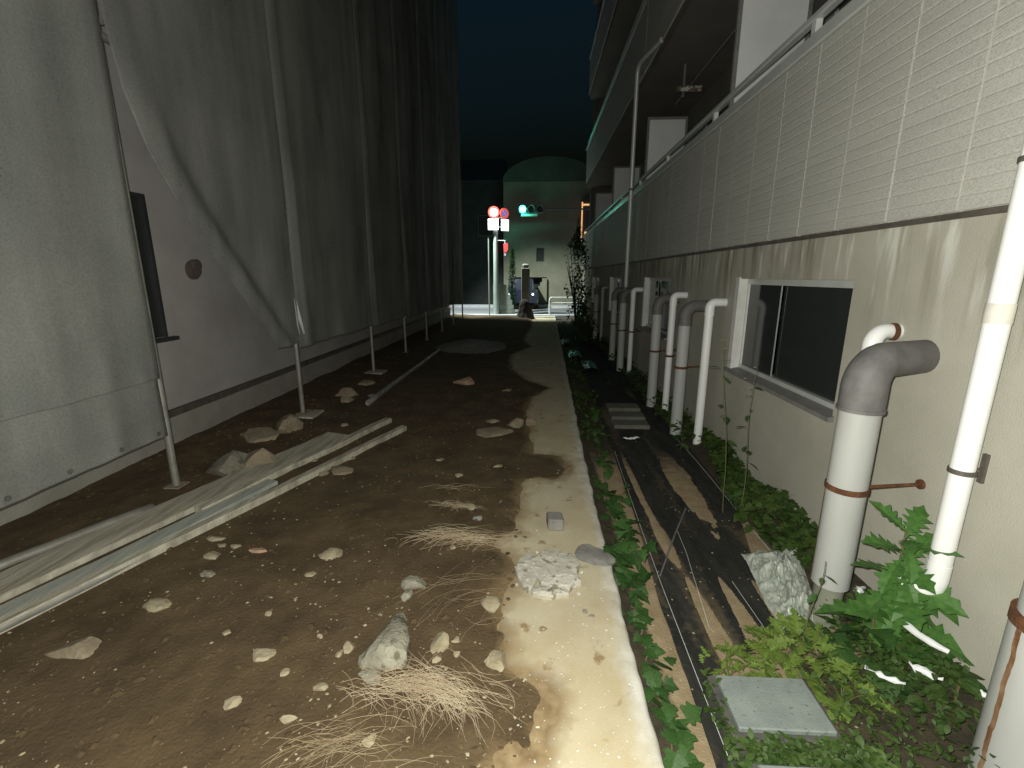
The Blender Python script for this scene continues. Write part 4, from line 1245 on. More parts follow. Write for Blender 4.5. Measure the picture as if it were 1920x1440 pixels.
PINN = [(0, .01), (.15, .02), (.22, .22), (.30, .04), (.42, .30), (.50, .05), (.62, .26), (.70, .05), (.82, .15), (1.0, 0)]

def leaf_mesh(outline, s, m, seed, fold=.18):
    mb = MB()
    rr = random.Random(seed)
    add_leaf(mb, [(u, w * rr.uniform(.9, 1.1)) for u, w in outline], (0, 0, 0), 0, 0, 0, s, fold)
    me = bpy.data.meshes.new('leaf')
    me.from_pydata(mb.v, [], mb.f)
    me.materials.append(M[m])
    return me
def place_leaf(parent, me, c, yaw, pitch, roll, s=1.0, name='leaf'):
    o = bpy.data.objects.new(name, me)
    COL.objects.link(o)
    o.parent = parent
    og = Vector(ORG[parent.name])
    o.matrix_local = Matrix.Translation(Vector(c) - og) @ (Matrix.Rotation(yaw, 4, 'Z') @ Matrix.Rotation(-pitch, 4, 'Y') @ Matrix.Rotation(roll, 4, 'X')) @ Matrix.Scale(s, 4)
    return o
ivy_meshes = [leaf_mesh(IVY, 1.0, 'ivy', 1, .2), leaf_mesh(IVY, 1.0, 'ivy', 2, .05), leaf_mesh(IVY, 1.0, 'ivy2', 3, .25), leaf_mesh(IVY, 1.0, 'ivy', 4, -.1)]
IV = [(0.50, 1.02), (0.49, 1.23), (0.48, 1.33), (0.48, 1.5), (0.48, 1.72), (0.495, 2.04), (0.50, 2.31), (0.53, 2.79), (0.50, 2.93), (0.57, 3.48), (0.60, 4.09), (0.66, 5.2)]
def ivy(y0, y1, n, seed, label, smin, smax, hmax=.07, wid=.05):
    rr = random.Random(seed)
    t = empty('ivy_vine', (float(np.interp((y0 + y1) / 2, [p[1] for p in IV], [p[0] for p in IV])), (y0 + y1) / 2, BED))
    tag(t, label, 'ivy', 'ivy growing along the path edge')
    pts = []
    for i in range(16):
        y = y0 + (y1 - y0) * i / 15
        x = float(np.interp(y, [p[1] for p in IV], [p[0] for p in IV])) + 0.012 * math.sin(i * 1.7)
        pts.append((x, y, BED + 0.025 + 0.015 * math.sin(i * 1.1)))
    mesh_obj('stem', MB().tube(pts, 0.0035, 6), 'stem', t)
    for i in range(n):
        y = y0 + (y1 - y0) * (i + rr.random()) / n
        x = float(np.interp(y, [p[1] for p in IV], [p[0] for p in IV])) + rr.gauss(-0.005, wid * .62)
        z = BED + rr.uniform(.02, hmax + .03)
        x = max(x, float(edge_x(y)) + 0.02 + rr.uniform(-.03, .02))
        place_leaf(t, rr.choice(ivy_meshes), (x, y, z), rr.uniform(-2.4, 1.0), rr.uniform(-.55, .35), rr.uniform(-.5, .5), rr.uniform(smin, smax))
    return t
ivy(0.95, 1.42, 26, 1, 'nearest ivy strip with big pointed leaves along the path edge', .05, .085)
ivy(1.40, 1.75, 20, 2, 'ivy strip beside the nearest bare sand, second from the camera', .045, .08)
ivy(1.78, 2.08, 20, 3, 'ivy strip level with the rubble slab, reaching over the sand', .04, .07)
ivy(2.08, 2.52, 44, 4, 'dense ivy clump beside the smooth grey stone', .055, .10, .18, .08)
ivy(2.60, 3.05, 22, 5, 'ivy clump at the left edge of the weed fabric with raised leaves', .06, .11, .14, .08)
ivy(3.05, 5.2, 46, 6, 'far dim ivy strip running up along the path edge', .05, .09, .10, .07)

def cover(name, n, region, smin, smax, m, seed, hfun, outline, label, cat, zb=BED):
    rr = random.Random(seed)
    mb = MB()
    for i in range(n):
        x, y = region(rr)
        h = hfun(x, y)
        add_leaf(mb, outline, (x, y, zb + 0.012 + h * rr.random() ** .7), rr.uniform(0, 6.28), rr.uniform(-.5, .9), rr.uniform(-.6, .6), rr.uniform(smin, smax), rr.uniform(-.1, .3))
    o = mesh_obj(name, mb, m, org=(0, 0, 0))
    return stuff(o, label, cat)
def reg_wall(rr):
    y = 2.35 + (4.6 - 2.35) * rr.random()
    w = 0.11 + 0.24 * max(0, 1 - abs(y - 2.85) / 1.2)
    return 1.69 - w * rr.random() ** 1.3, y
cover('ground_cover', 2000, reg_wall, .025, .065, 'cover', 21, lambda x, y: 0.05 + 0.30 * max(0, (x - 1.36)) * (.6 + .4 * math.sin(y * 7)) + 0.03 * math.sin(y * 5), IVY,
      'green ground cover plants along the foot of the right wall beside the window', 'ground cover')
def reg_far(rr):
    y = 4.2 * (16.5 / 4.2) ** rr.random()
    if rr.random() < .72:
        return 1.70 - 0.32 * rr.random() ** 1.4, y
    return float(edge_x(y)) + 0.03 + 0.26 * rr.random() ** 1.3, y
cover('ground_cover', 2600, reg_far, .03, .08, 'cover', 22, lambda x, y: 0.05 + 0.12 * abs(math.sin(y * 2.3 + x * 3)), OVAL,
      'dark weeds growing among the pipes and far along the path', 'ground cover')
def reg_lid(rr):
    q = rr.random()
    if q < .33:
        return rr.uniform(0.70, 1.10), rr.uniform(1.165, 1.245)
    if q < .38:
        return rr.uniform(0.64, 0.675), rr.uniform(1.15, 1.5)
    if q < .74:
        return rr.uniform(1.03, 1.60), rr.uniform(1.05, 1.80)
    return rr.uniform(1.32, 1.67), rr.uniform(1.5, 1.95)
cover('ground_cover', 3000, reg_lid, .012, .036, 'cover', 23, lambda x, y: 0.04 + (0.10 if x > 1.1 else 0.085), OVAL,
      'low dark green weeds around the pit lids and the pipe feet', 'ground cover')

# bright lobed plants behind the pit lid
fern_meshes = [leaf_mesh(PINN, 1.0, 'fern', 31, .25), leaf_mesh(PINN, 1.0, 'fern', 32, .1), leaf_mesh(SERR, 1.0, 'fern', 33, .1)]
def mugwort(x, y, n, r, h, seed, label, smin=.05, smax=.10):
    rr = random.Random(seed)
    t = empty('leafy_weed', (x, y, BED))
    tag(t, label, 'weed', 'bright green weeds behind the pit lid')
    for k in range(5):
        a = rr.uniform(0, 6.28)
        mesh_obj('stem', MB().tube([(x, y, BED), (x + .3 * r * math.cos(a), y + .3 * r * math.sin(a), BED + .6 * h), (x + .6 * r * math.cos(a), y + .6 * r * math.sin(a), BED + h)], [.003, .002, .001], 5), 'stem', t)
    for i in range(n):
        a = rr.uniform(0, 6.28); q = rr.random() ** .6
        place_leaf(t, rr.choice(fern_meshes), (x + r * q * math.cos(a) * .8, y + r * q * math.sin(a) * .6, BED + .02 + h * (1 - q * .6) * rr.uniform(.5, 1)), a + rr.gauss(0, .6), rr.uniform(-.3, .7), rr.uniform(-.5, .5), rr.uniform(smin, smax))
mugwort(0.79, 1.60, 80, .13, .11, 41, 'small bright green weed at the left corner behind the pit lid', .022, .05)
mugwort(0.95, 1.61, 80, .14, .12, 42, 'green weed in the middle behind the pit lid', .03, .06)
mugwort(1.10, 1.66, 60, .16, .17, 43, 'largest bright yellow green weed behind the right corner of the pit lid', .07, .13)
mugwort(1.18, 1.50, 44, .13, .11, 44, 'yellowish weed leaning over the right edge of the pit lid')

# sow thistle in front of the pipes
th = empty('sow_thistle', (1.55, 1.80, BED))
tag(th, 'tall sow thistle with large jagged leaves in front of the downpipe foot', 'thistle plant')
spine = [(1.55, 1.80, BED), (1.545, 1.795, 0.1), (1.53, 1.79, 0.26), (1.52, 1.785, 0.40), (1.515, 1.78, 0.50)]
mesh_obj('stem', MB().tube(spine, [.010, .009, .007, .005, .003], 8), 'stem', th)
tl = [leaf_mesh(SERR, 1.0, 'thistle', 51, .22), leaf_mesh(SERR, 1.0, 'thistle', 52, .05), leaf_mesh(SERR, 1.0, 'thistle', 53, .3)]
V_ = lambda px, py, pz: (px, py, pz)
for (c, yaw, pit, rol, s) in [((1.535, 1.79, .16), R(-20), .25, .3, .24), ((1.54, 1.79, .12), R(205), .35, -.4, .19), ((1.53, 1.785, .27), R(-70), .1, .6, .15),
                              ((1.53, 1.785, .30), R(180), .35, .2, .14), ((1.525, 1.78, .36), R(10), .7, .4, .13), ((1.52, 1.78, .40), R(190), .45, -.3, .13),
                              ((1.52, 1.78, .42), R(-60), .5, .2, .12), ((1.518, 1.78, .46), R(30), .75, .5, .12), ((1.517, 1.78, .48), R(140), .8, -.3, .11),
                              ((1.53, 1.785, .22), R(-110), .1, .2, .15), ((1.545, 1.79, .06), R(-50), .1, .2, .20), ((1.545, 1.79, .08), R(170), .1, .2, .20),
                              ((1.55, 1.79, .03), R(-100), .15, 0, .17), ((1.53, 1.785, .33), R(-100), .2, .5, .12), ((1.52, 1.78, .45), R(-120), .3, .2, .09),
                              ((1.53, 1.78, .20), R(-130), -.5, .3, .13), ((1.525, 1.775, .29), R(-125), -.6, -.3, .13), ((1.52, 1.775, .37), R(-150), -.5, .2, .12), ((1.52, 1.775, .44), R(-110), -.5, -.2, .11), ((1.52, 1.775, .33), R(-90), -.7, .2, .12), ((1.53, 1.78, .24), R(-160), -.3, .2, .14), ((1.53, 1.78, .14), R(-140), -.2, .2, .15), ((1.545, 1.79, .10), R(-5), -.1, .5, .22), ((1.55, 1.80, .0), R(-30), -.1, .2, .2)]:
    place_leaf(th, random.choice(tl), c, yaw, pit, rol, s * 1.45)
lw = empty('leafy_weed', (1.42, 1.72, BED))
tag(lw, 'dark broad leaved weed at the foot of the thick vent pipe', 'weed')
rr = random.Random(77)
mesh_obj('stem', MB().tube([(1.42, 1.72, BED), (1.41, 1.71, .06), (1.40, 1.71, .13)], .005, 6), 'stem', lw)
dk = [leaf_mesh(SERR, 1.0, 'ivy', 61, .1), leaf_mesh(IVY, 1.0, 'ivy2', 62, .2), leaf_mesh(IVY, 1.0, 'ivy', 63, .1)]
for i in range(34):
    a = rr.uniform(0, 6.28); q = rr.random() ** .6
    place_leaf(lw, rr.choice(dk), (1.41 + .16 * q * math.cos(a), 1.70 + .15 * q * math.sin(a), BED + .03 + .17 * (1 - .5 * q) * rr.random()), a, rr.uniform(-.3, .5), rr.uniform(-.4, .4), rr.uniform(.06, .11))
lw2 = empty('leafy_weed', (1.58, 1.50, BED))
tag(lw2, 'round leaved dark weed between the thistle and the rusty collared pipe', 'weed')
mesh_obj('stem', MB().tube([(1.58, 1.50, BED), (1.58, 1.50, .05)], .005, 6), 'stem', lw2)
rd = [leaf_mesh(OVAL, 1.0, 'ivy2', 64, .1), leaf_mesh(OVAL, 1.0, 'cover', 65, .2)]
for i in range(46):
    a = rr.uniform(0, 6.28); q = rr.random() ** .6
    place_leaf(lw2, rr.choice(rd), (min(1.66, 1.56 + .14 * q * math.cos(a)), 1.50 + .17 * q * math.sin(a), BED + .03 + .14 * (1 - .5 * q) * rr.random()), a, rr.uniform(-.3, .5), rr.uniform(-.4, .4), rr.uniform(.05, .09))

# tall thin weeds against the wall and over the lid
sl = [leaf_mesh(SERR, 1.0, 'ivy', 71, .2), leaf_mesh(SERR, 1.0, 'cover', 72, .1)]
def tall(x, y, top, n, seed, label, lean=(0, 0), smin=.04, smax=.09, flowers=0, r=.0035):
    rr = random.Random(seed)
    t = empty('tall_weed', (x, y, BED))
    tag(t, label, 'weed')
    P = lambda q: (x + lean[0] * q + .012 * math.sin(q * 7 + seed), y + lean[1] * q, BED + (top - BED) * q)
    mesh_obj('stem', MB().tube([P(i / 12) for i in range(13)], [r * (1 - .6 * i / 12) for i in range(13)], 6), 'stem', t)
    for i in range(n):
        q = .15 + .83 * i / n + rr.uniform(-.03, .03)
        place_leaf(t, rr.choice(sl), P(q), rr.uniform(0, 6.28), rr.uniform(-.4, .5), rr.uniform(-.4, .4), rr.uniform(smin, smax))
    for i in range(flowers):
        p = P(1.0 - .07 * i)
        q = (p[0] + rr.uniform(-.05, .05), p[1] + rr.uniform(-.05, .05), p[2] + rr.uniform(.0, .04))
        mesh_obj('flower_stalk', MB().tube([p, q], .0012, 5), 'stem', t)
        mb = MB()
        for k in range(6):
            add_leaf(mb, OVAL, q, k * 1.05, .35, 0, .012, .1)
        mesh_obj('flower', mb, 'flower', t)
tall(1.30, 2.95, 1.10, 13, 5, 'tall thin weed with white flowers before the window, left of two', (-.12, .0), flowers=2)
tall(1.38, 2.90, .93, 11, 6, 'tall thin weed with white flowers before the window, right of two', (.0, .02), flowers=3)
tall(1.13, 1.69, .40, 8, 8, 'thin dark stem standing up behind the pit lid before the vent pipe', (.02, .0), .03, .06, r=.003)
tall(0.60, 3.0, .10, 9, 9, 'short spiky weed at the left edge of the weed fabric', (.02, .0), .04, .07)
tall(1.36, 4.15, .10, 9, 12, 'short weed at the foot of the white drain pipe', (.02, .0), .06, .1)

# crumpled plastic sheet
nu = 100
u_ = np.linspace(-1, 1, nu)
UU, VV = np.meshgrid(u_, u_)
r_ = np.maximum(abs(UU), abs(VV))
XX = 1.30 + 0.19 * UU + 0.09 * VV - 0.05 * UU * (1 - VV) + 0.035 * fbm(UU * 3, VV * 3, 3)
YY = 2.17 + 0.33 * VV + 0.04 * UU + 0.05 * fbm(UU * 3 + 7, VV * 3, 3)
XX = np.minimum(XX, 1.66)
rg = lambda a, b, q: 1 - np.abs(2 * q * fbm(a, b, 2))
f1 = rg(UU * 1.3 + VV * 0.9 + 1, VV * 2.6 - UU * 0.8, 2.6); f2 = rg(UU * 3.1 - VV * 1.2 + 4, VV * 4.2 + UU, 2.4)
ZZ = BED + 0.015 + (1 - r_ ** 3) * (0.016 + 0.045 * np.clip(f1, 0, 1) ** 2 + 0.020 * np.clip(f2, 0, 1) ** 3 + 0.012 * np.clip(rg(UU * 7 + VV * 3, VV * 7 - UU * 2, 2.2), 0, 1) ** 2)
ZZ = np.maximum(ZZ, BED + 0.012 + 0.010 * vn(UU * 6, VV * 6))
o = mesh_obj('plastic_sheet', grid(XX, YY, ZZ), 'plastic', smooth=True)
tag(o, 'crumpled cloudy plastic sheet lying beside the thick vent pipe foot', 'plastic sheet')
# white plastic scraps
def scrap(x, y, L, a, label, z=0.03, w=.022):
    rr = random.Random(label)
    mb = MB()
    ca, sa = math.cos(a), math.sin(a)
    nn = 9
    for i in range(nn):
        t = i / (nn - 1) - .5
        hw = w * (0.35 + 0.65 * rr.random()) * (1 - 2.6 * t * t)
        off = rr.uniform(-.3, .3) * w
        for k in (-1, 0, 1):
            mb.v.append((x + L * t * ca - (k * hw + off) * sa, y + L * t * sa + (k * hw + off) * ca, BED + z + rr.uniform(0, .018) + (.010 if k == 0 else 0)))
    for i in range(nn - 1):
        for k in (0, 1):
            mb.f.append((3 * i + k, 3 * i + k + 1, 3 * i + k + 4, 3 * i + k + 3))
    o = mesh_obj('plastic_scrap', mb, 'plastic_w', smooth=True)
    o.modifiers.new('thickness', 'SOLIDIFY').thickness = 0.0015
    tag(o, label, 'plastic scrap', 'white plastic scraps in the weeds')
scrap(1.31, 1.50, .12, R(-35), 'thin white plastic strip between pit lid and dark weeds', .12, .010)
scrap(1.47, 1.52, .10, R(-50), 'white plastic scrap in the weeds below the thistle', .13, .024)
scrap(1.54, 1.66, .22, R(-70), 'longest white plastic scrap hanging right of the thistle stem', .18, .022)
scrap(1.62, 1.42, .07, R(-40), 'small white plastic scrap near the rusty collared pipe', .13, .018)
scrap(1.41, 1.82, .06, R(30), 'small white plastic scrap at the foot of the thick vent pipe', .25, .02)
scrap(0.96, 4.40, .17, R(5), 'white plastic scrap lying on the fabric before the pavers', .01, .035)

# pit lids
for (a0, a1, b0, b1, lab) in ((0.685, 1.0, 1.265, 1.475, 'grey square concrete pit lid framed by weeds at the bottom right'),
                              (0.69, 1.0, 0.95, 1.150, 'second grey pit lid, cut off by the bottom edge of the photo')):
    t = empty('pit_lid', ((a0 + a1) / 2, (b0 + b1) / 2, BED))
    tag(t, lab, 'pit lid')
    mesh_obj('rim', MB().box(a0 - .022, a1 + .022, b0 - .022, b1 + .022, BED - .02, 0.030, 0.006), 'lid_side', t)
    mesh_obj('cover_plate', MB().box(a0, a1, b0, b1, 0.031, 0.052, 0.004), 'lid', t)
# pavers
for k, (y0, y1) in enumerate(((4.72, 4.93), (5.03, 5.26), (5.38, 5.62))):
    o = mesh_obj('paver', MB().box(0.84 + .02 * k, 1.22 + .02 * k, y0, y1, BED - .01, BED + .045, .008), 'paver')
    tag(o, ['nearest', 'middle', 'farthest'][k] + ' of three grey paver slabs set across the weed fabric', 'paver', 'paver slabs on the weed fabric')
# stick on fabric, plastic coloured teal for the signal's reflection
o = mesh_obj('stick', MB().tube([(1.05, 2.98, BED + .02), (0.87, 2.62, BED + .024), (0.68, 2.22, BED + .02)], .005, 7), 'fitting')
tag(o, 'thin grey stick lying diagonally on the black weed fabric', 'stick')
for k, (x, y, s, lab) in enumerate(((0.78, 9.2, .22, 'nearer dark plastic scrap with painted teal signal reflection by the far path edge'), (0.95, 8.0, .2, 'dark plastic scrap with painted teal signal reflection on the far weed fabric'), (0.72, 11.0, .2, 'farther dark plastic scrap with painted teal signal reflection by the path edge'))):
    UU, VV = np.meshgrid(np.linspace(-1, 1, 24), np.linspace(-1, 1, 24))
    o = mesh_obj('plastic_scrap', grid(x + s * .6 * UU, y + s * 1.6 * VV, BED + .03 + .12 * np.abs(fbm(UU * 3 + k, VV * 3, 3)) + .05 * (1 - UU ** 2)), 'signal_tint_plastic', smooth=True)
    tag(o, lab, 'plastic scrap')

# bush at the lane's end, against the building
def bush(name, cx, cy, rx, ry, z0, z1, n, m, seed, label, cat, smin=.06, smax=.12, trunk=True, outline=OVAL):
    rr = random.Random(seed)
    t = empty(name, (cx, cy, BED))
    tag(t, label, cat)
    br = MB()
    for k in range(7):
        a = rr.uniform(0, 6.28)
        br.tube([(cx, cy, BED), (cx + .25 * rx * math.cos(a), cy + .25 * ry * math.sin(a), z0 + .3 * (z1 - z0)), (cx + .8 * rx * math.cos(a), cy + .8 * ry * math.sin(a), z0 + rr.uniform(.5, .9) * (z1 - z0))], [.03, .018, .006], 6)
    mesh_obj('trunk', br, 'bark', t)
    mb = MB()
    cl = [(rr.gauss(0, .45), rr.gauss(0, .45), rr.random()) for _ in range(26)]
    for i in range(n):
        c = rr.choice(cl)
        h = c[2] + rr.gauss(0, .09)
        w = math.sin(math.pi * min(max(h * .85 + .12, 0), 1)) ** .6
        add_leaf(mb, outline, (cx + rx * w * (c[0] + rr.gauss(0, .22)), cy + ry * w * (c[1] + rr.gauss(0, .22)), z0 + (z1 - z0) * h), rr.uniform(0, 6.28), rr.uniform(-.9, .6), rr.uniform(-.7, .7), rr.uniform(smin, smax))
    mesh_obj('crown', mb, m, t)
bush('bush', 1.25, 14.6, .42, .7, 0.0, 2.7, 1500, 'ivy2', 81, 'dark leafy bush against the apartment building at the end of the lane', 'bush')
bush('bush', 1.15, 11.6, .28, .6, 0.0, 0.75, 500, 'ivy2', 82, 'low dark bush in front of the farthest pipes', 'bush')

# ================================================================== END OF THE LANE
# block wall stub
bw = empty('block_wall', (-1.3, 18.93, 0))
tag(bw, 'short grey green block wall stub beside the road sign pole', 'wall')
for r_ in range(6):
    z0 = -0.02 + r_ * 0.2
    xr = [-0.85, -0.90, -0.96, -1.03, -1.11, -1.19][r_]
    x = -1.73
    k = 0
    while x < xr - 0.01:
        wd = 0.39 if (r_ % 2 == 0 or k > 0) else 0.19
        xe = min(x + wd, xr)
        mesh_obj('block', MB().box(x, xe - 0.006, 18.86, 19.01, z0, z0 + 0.194, 0.004), 'block', bw)
        x = xe
        k += 1
# road sign pole; unlit reflective faces glow by emission in place of returned flash
sp = empty('road_sign', (-1.60, 18.7, 0))
tag(sp, 'pale pole with two reflective round road signs and white plates made to glow at the lane end', 'road sign')
auto_smooth(mesh_obj('pole', MB().tube([(-1.60, 18.7, 0), (-1.60, 18.7, 3.75)], [.105, .085], 16), 'pole', sp))
nrm = (0.02, -1, 0)
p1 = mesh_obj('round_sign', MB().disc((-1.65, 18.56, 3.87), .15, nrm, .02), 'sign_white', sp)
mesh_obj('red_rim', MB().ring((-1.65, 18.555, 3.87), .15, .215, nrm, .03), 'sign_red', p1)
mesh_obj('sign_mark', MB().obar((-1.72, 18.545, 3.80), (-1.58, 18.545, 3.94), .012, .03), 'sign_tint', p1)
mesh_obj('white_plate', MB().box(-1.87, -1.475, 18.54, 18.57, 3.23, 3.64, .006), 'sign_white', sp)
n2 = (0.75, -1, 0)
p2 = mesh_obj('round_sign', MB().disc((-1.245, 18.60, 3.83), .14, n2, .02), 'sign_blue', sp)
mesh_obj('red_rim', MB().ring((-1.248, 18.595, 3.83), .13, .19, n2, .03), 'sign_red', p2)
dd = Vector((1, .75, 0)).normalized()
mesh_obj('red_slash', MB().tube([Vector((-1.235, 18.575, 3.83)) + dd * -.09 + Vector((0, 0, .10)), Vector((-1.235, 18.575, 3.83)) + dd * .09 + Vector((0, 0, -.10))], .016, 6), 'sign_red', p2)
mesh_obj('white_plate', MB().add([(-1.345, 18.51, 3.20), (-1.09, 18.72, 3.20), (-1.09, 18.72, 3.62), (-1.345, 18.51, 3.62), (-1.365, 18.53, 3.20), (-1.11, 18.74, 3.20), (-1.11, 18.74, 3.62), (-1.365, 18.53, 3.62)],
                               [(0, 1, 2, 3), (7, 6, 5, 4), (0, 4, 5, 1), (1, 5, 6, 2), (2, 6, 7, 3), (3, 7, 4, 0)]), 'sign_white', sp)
mesh_obj('sign_arm', MB().tube([(-1.60, 18.72, 3.7), (-1.25, 18.66, 3.7)], .025, 8).tube([(-1.60, 18.72, 3.35), (-1.25, 18.68, 3.35)], .025, 8), 'pole', sp)
# red and white hanging sign on an arm, emission added to its red part
pl = mesh_obj('hanging_sign_arm', MB().tube([(-1.66, 18.68, 2.85), (-1.22, 18.62, 2.84)], .018, 8).tube([(-1.24, 18.62, 2.84), (-1.22, 18.60, 2.72)], .015, 8), 'pole', sp)
mesh_obj('red_hanging_sign', MB().add([(-1.29, 18.56, 2.72), (-1.12, 18.56, 2.74), (-1.12, 18.56, 2.52), (-1.17, 18.56, 2.42), (-1.27, 18.56, 2.40),
                               (-1.29, 18.64, 2.72), (-1.12, 18.64, 2.74), (-1.12, 18.64, 2.52), (-1.17, 18.64, 2.42), (-1.27, 18.64, 2.40)],
                              [(0, 4, 3, 2, 1), (5, 6, 7, 8, 9), (0, 1, 6, 5), (1, 2, 7, 6), (2, 3, 8, 7), (3, 4, 9, 8), (4, 0, 5, 9)]), 'red_pale', pl)
mesh_obj('white_hanging_sign', MB().box(-1.265, -1.18, 18.57, 18.63, 2.27, 2.40, .006), 'pole', pl)

# traffic signal across the road
ts = empty('traffic_signal', (3.3, 25.0, 0))
tag(ts, 'horizontal traffic signal glowing green above the far side of the road', 'traffic light')
auto_smooth(mesh_obj('pole', MB().tube([(3.3, 24.3, 0), (3.3, 24.3, 5.2)], .10, 14), 'signal', ts))
mesh_obj('arm', MB().tube([(3.3, 24.3, 4.72), (0.4, 24.3, 4.72)], .04, 8), 'signal', ts)
hs = mesh_obj('housing', MB().box(-0.93, 0.33, 24.20, 24.38, 4.53, 4.89, .05), 'signal', ts)
mesh_obj('backplate_strip', MB().box(-0.80, 0.02, 24.14, 24.20, 4.38, 4.50, .01), 'pole', ts)
for k, xc in enumerate((-0.72, -0.30, 0.12)):
    mesh_obj('lens', MB().disc((xc, 24.185, 4.71), .15, (0, -1, 0), .03), 'green_lamp' if k == 0 else 'lamp_off', hs)
    vz = MB()
    sg = 20
    for (yy, r1) in ((24.20, .165), (23.98, .175)):
        for i in range(sg + 1):
            a = R(-35) + R(250) * i / sg
            vz.v.append((xc + r1 * math.cos(a), yy, 4.71 + r1 * math.sin(a)))
    for i in range(sg):
        vz.f.append((i, i + 1, sg + 2 + i, sg + 1 + i))
    vo = mesh_obj('visor', vz, 'signal', hs)
    vo.modifiers.new('thickness', 'SOLIDIFY').thickness = 0.006
gl = point('green_signal_light', (-0.72, 23.85, 4.71), 40.0, (0.10, 1.0, 0.72), 0.10)

# building across the road
fb = empty('far_building', (0.3, 27.0, 0))
tag(fb, 'olive grey building with vaulted roof and dark garage across the road', 'building')
def wall2(mb, x0, x1, z0, z1):
    return mb.box(x0, x1, 25.3, 25.5, z0, z1)
mbf = MB()
wall2(mbf, -1.75, -1.15, 0, 6.2); wall2(mbf, -1.15, 0.55, 1.45, 2.25); wall2(mbf, 0.55, 3.0, 0, 2.25)
wall2(mbf, -1.15, -0.02, 2.25, 2.95); wall2(mbf, 0.40, 3.0, 2.25, 2.95); wall2(mbf, -1.15, 3.0, 2.95, 6.2)
mesh_obj('facade', mbf, 'facade', fb)
w = mesh_obj('window', MB().box(-0.02, 0.40, 25.40, 25.46, 2.25, 2.95), 'bracket', fb)
mesh_obj('pane', MB().box(0.02, 0.36, 25.385, 25.398, 2.29, 2.91), 'dark', w)
mesh_obj('garage_opening', MB().box(-1.15, 0.55, 25.9, 26.0, 0, 1.45), 'dark', fb)
stp = MB()
for i in range(7):
    stp.box(0.42 - i * .10 - .12, 0.55 - 0.0 if i == 0 else 0.42 - (i - 1) * .10 - .12, 25.05, 25.28, 0.02, 1.40 - i * .20)
mesh_obj('stair', stp, 'facade', fb)
rf = MB()
sg = 20
for yy in (25.2, 30.0):
    for i in range(sg + 1):
        a = math.pi * i / sg
        rf.v.append((0.62 - 2.4 * math.cos(a), yy, 6.2 + 1.15 * math.sin(a)))
for i in range(sg):
    rf.f.append((i, i + 1, sg + 2 + i, sg + 1 + i))
rf.f.append(tuple(range(sg, -1, -1)))
mesh_obj('roof', rf, 'roofing', fb)
mesh_obj('side_wall', MB().box(-1.75, -1.55, 25.5, 30, 0, 6.19).box(2.8, 3.0, 25.5, 30, 0, 6.19), 'facade', fb)
# second building behind the apartment corner, with the warm lit frame
sb = empty('far_building', (6.5, 28, 0))
tag(sb, 'dark building with a warm orange lit window frame behind the balcony end', 'building')
mesh_obj('wall', MB().box(3.02, 9, 25.6, 30, 0, 9.0), 'darkwall', sb)
wf = mesh_obj('bay', MB().box(2.25, 3.0, 25.0, 25.25, 2.9, 5.3), 'brown', sb)
mesh_obj('lit_frame', MB().box(2.24, 2.30, 24.95, 24.998, 3.18, 5.15).box(2.30, 2.62, 24.95, 24.998, 4.98, 5.06).box(2.70, 2.98, 24.95, 24.998, 5.02, 5.14)
         .box(2.42, 2.55, 24.95, 24.998, 3.5, 3.72), 'warm', wf)
# guard rail
gr = empty('guard_rail', (1.1, 18.45, 0))
tag(gr, 'white pipe guard rail at the road edge right of the lane', 'guard rail')
mesh_obj('post', MB().tube([(0.53, 18.5, 0), (0.53, 18.5, .60), (0.56, 18.5, .67), (0.62, 18.5, .69)], .035, 10), 'alu_white', gr)
mesh_obj('post', MB().tube([(2.3, 18.5, 0), (2.3, 18.5, .69)], .035, 10), 'alu_white', gr)
for z in (.69, .48, .30):
    mesh_obj('rail', MB().tube([(0.56, 18.5, z), (2.3, 18.5, z)], .025, 10), 'alu_white', gr)
# weathered post, dark trunk foot
o = mesh_obj('concrete_post', MB().box(-0.56, -0.25, 17.5, 17.72, 0, 1.80, .02).box(-0.53, -0.28, 17.52, 17.70, 1.80, 1.95, .05), 'concpost')
tag(o, 'weathered upright post with pale left edge at the end of the path', 'post')
st_ = MB()
for r_, (z, r) in enumerate(((0, .36), (.12, .30), (.3, .24), (.5, .19), (.62, .15), (.70, .08))):
    for k in range(14):
        a = 2 * math.pi * k / 14
        q = r * (1 + .18 * math.sin(3 * a + r_) + .06 * math.sin(7 * a))
        st_.v.append((-0.42 + q * math.cos(a), 16.9 + q * math.sin(a), z))
for r_ in range(5):
    for k in range(14):
        j = (k + 1) % 14
        st_.f.append((r_ * 14 + k, r_ * 14 + j, r_ * 14 + 14 + j, r_ * 14 + 14 + k))
st_.f.append(tuple(70 + k for k in range(14)))
o = mesh_obj('tree_stump', st_, 'bark')
tag(o, 'dark flared tree stump in front of the weathered post', 'stump')
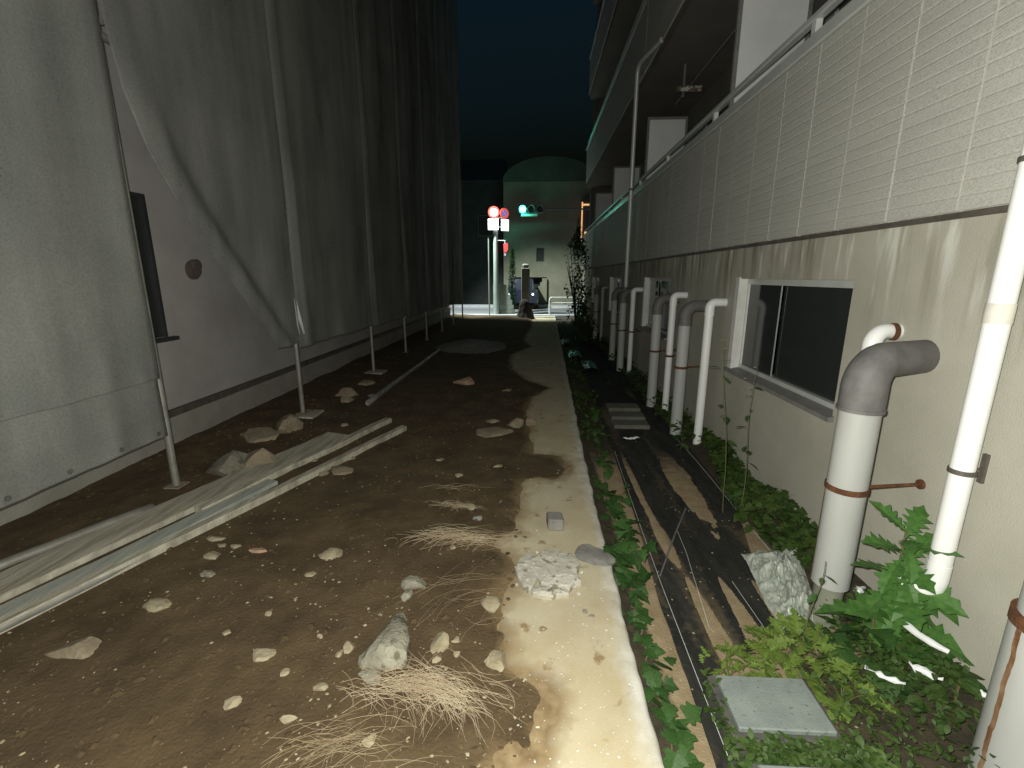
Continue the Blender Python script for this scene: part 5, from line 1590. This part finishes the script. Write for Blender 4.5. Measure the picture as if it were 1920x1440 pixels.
# narrow conifer and utility pole
def conifer(x, y, r, h, seed, label):
    rr = random.Random(seed)
    t = empty('conifer', (x, y, -0.02))
    tag(t, label, 'tree')
    mesh_obj('trunk', MB().tube([(x, y, -0.02), (x, y, h * .9)], [.05, .01], 8), 'bark', t)
    mb = MB()
    for i in range(900):
        q = rr.random()
        a = rr.uniform(0, 6.28)
        w = r * (1 - q) ** .55 * rr.uniform(.4, 1.05)
        add_leaf(mb, OVAL, (x + w * math.cos(a), y + w * math.sin(a), .15 + (h - .15) * q), a, rr.uniform(.3, 1.2), 0, rr.uniform(.06, .13))
    mesh_obj('crown', mb, 'ivy2', t)
conifer(-1.02, 20.0, .20, 2.6, 5, 'narrow dark conifer standing right of the road sign pole')
up = empty('marker_post', (-1.83, 18.3, 0))
tag(up, 'thin pale post just left of the road sign pole', 'post')
auto_smooth(mesh_obj('pole', MB().tube([(-1.83, 18.3, -0.02), (-1.83, 18.3, 2.9)], .028, 10), 'pole', up))
mesh_obj('cap', MB().tube([(-1.83, 18.3, 2.9), (-1.83, 18.3, 2.93)], .034, 10), 'bracket', up)
# dark building behind the left end of the lane
db = empty('far_building', (-5.5, 28.0, 0))
tag(db, 'dark building across the road seen between the netting and the glowing reflective signs', 'building')
mesh_obj('wall', MB().box(-9.5, -1.86, 26.2, 30.0, 0, 6.4), 'dim_wall', db)
mesh_obj('roof', MB().add([(-9.7, 26.0, 6.4), (-1.78, 26.0, 6.4), (-1.78, 30.2, 6.4), (-9.7, 30.2, 6.4), (-9.7, 28.1, 7.9), (-1.78, 28.1, 7.9)],
                          [(0, 1, 5, 4), (2, 3, 4, 5), (1, 2, 5), (3, 0, 4), (3, 2, 1, 0)]), 'roofing', db)
for xx in (-3.2, -5.4):
    w = mesh_obj('window', MB().box(xx, xx + .9, 26.14, 26.198, 3.6, 4.7), 'bracket', db)
    mesh_obj('pane', MB().box(xx + .06, xx + .84, 26.12, 26.138, 3.66, 4.64), 'dark', w)
# dark parked car glimpsed in front of the garage
car = empty('parked_car', (-0.72, 22.2, -0.03))
tag(car, 'dark blue car with small lit headlamps seen beyond the block wall', 'car')
cb = MB()
prof = [(-.80, .28), (-.84, .55), (-.80, .82), (-.62, .92), (-.55, 1.38), (.55, 1.38), (.62, .92), (.80, .82), (.84, .55), (.80, .28)]
cx = -0.72
for yy, s in ((22.0, .94), (22.15, 1.0), (24.6, 1.0), (25.1, .92)):
    for (x, z) in prof:
        top = 1.0 if z < .95 else (0.0 if yy < 22.1 else 1.0)
        zz = z if z < .95 else (.90 if yy < 22.1 else z)
        cb.v.append((cx + x * s, yy, zz))
n = len(prof)
for r_ in range(3):
    for k in range(n):
        j = (k + 1) % n
        cb.f.append((r_ * n + k, r_ * n + j, r_ * n + n + j, r_ * n + n + k))
cb.f += [tuple(range(n - 1, -1, -1)), tuple(3 * n + k for k in range(n))]
mesh_obj('body', cb, 'car', car)
for s in (-1, 1):
    mesh_obj('headlamp', MB().disc((cx + s * .56, 21.99, .68), .05, (0, -1, 0), .03, 14), 'headlamp', car)
    for yy in (22.6, 24.3):
        wh = mesh_obj('wheel', MB().tube([(cx + s * .62, yy, .28), (cx + s * .80, yy, .28)], .30, 18), 'lamp_off', car)
        mesh_obj('rim', MB().tube([(cx + s * .795, yy, .28), (cx + s * .815, yy, .28)], .18, 14), 'alu', wh)

bpy.context.view_layer.update()
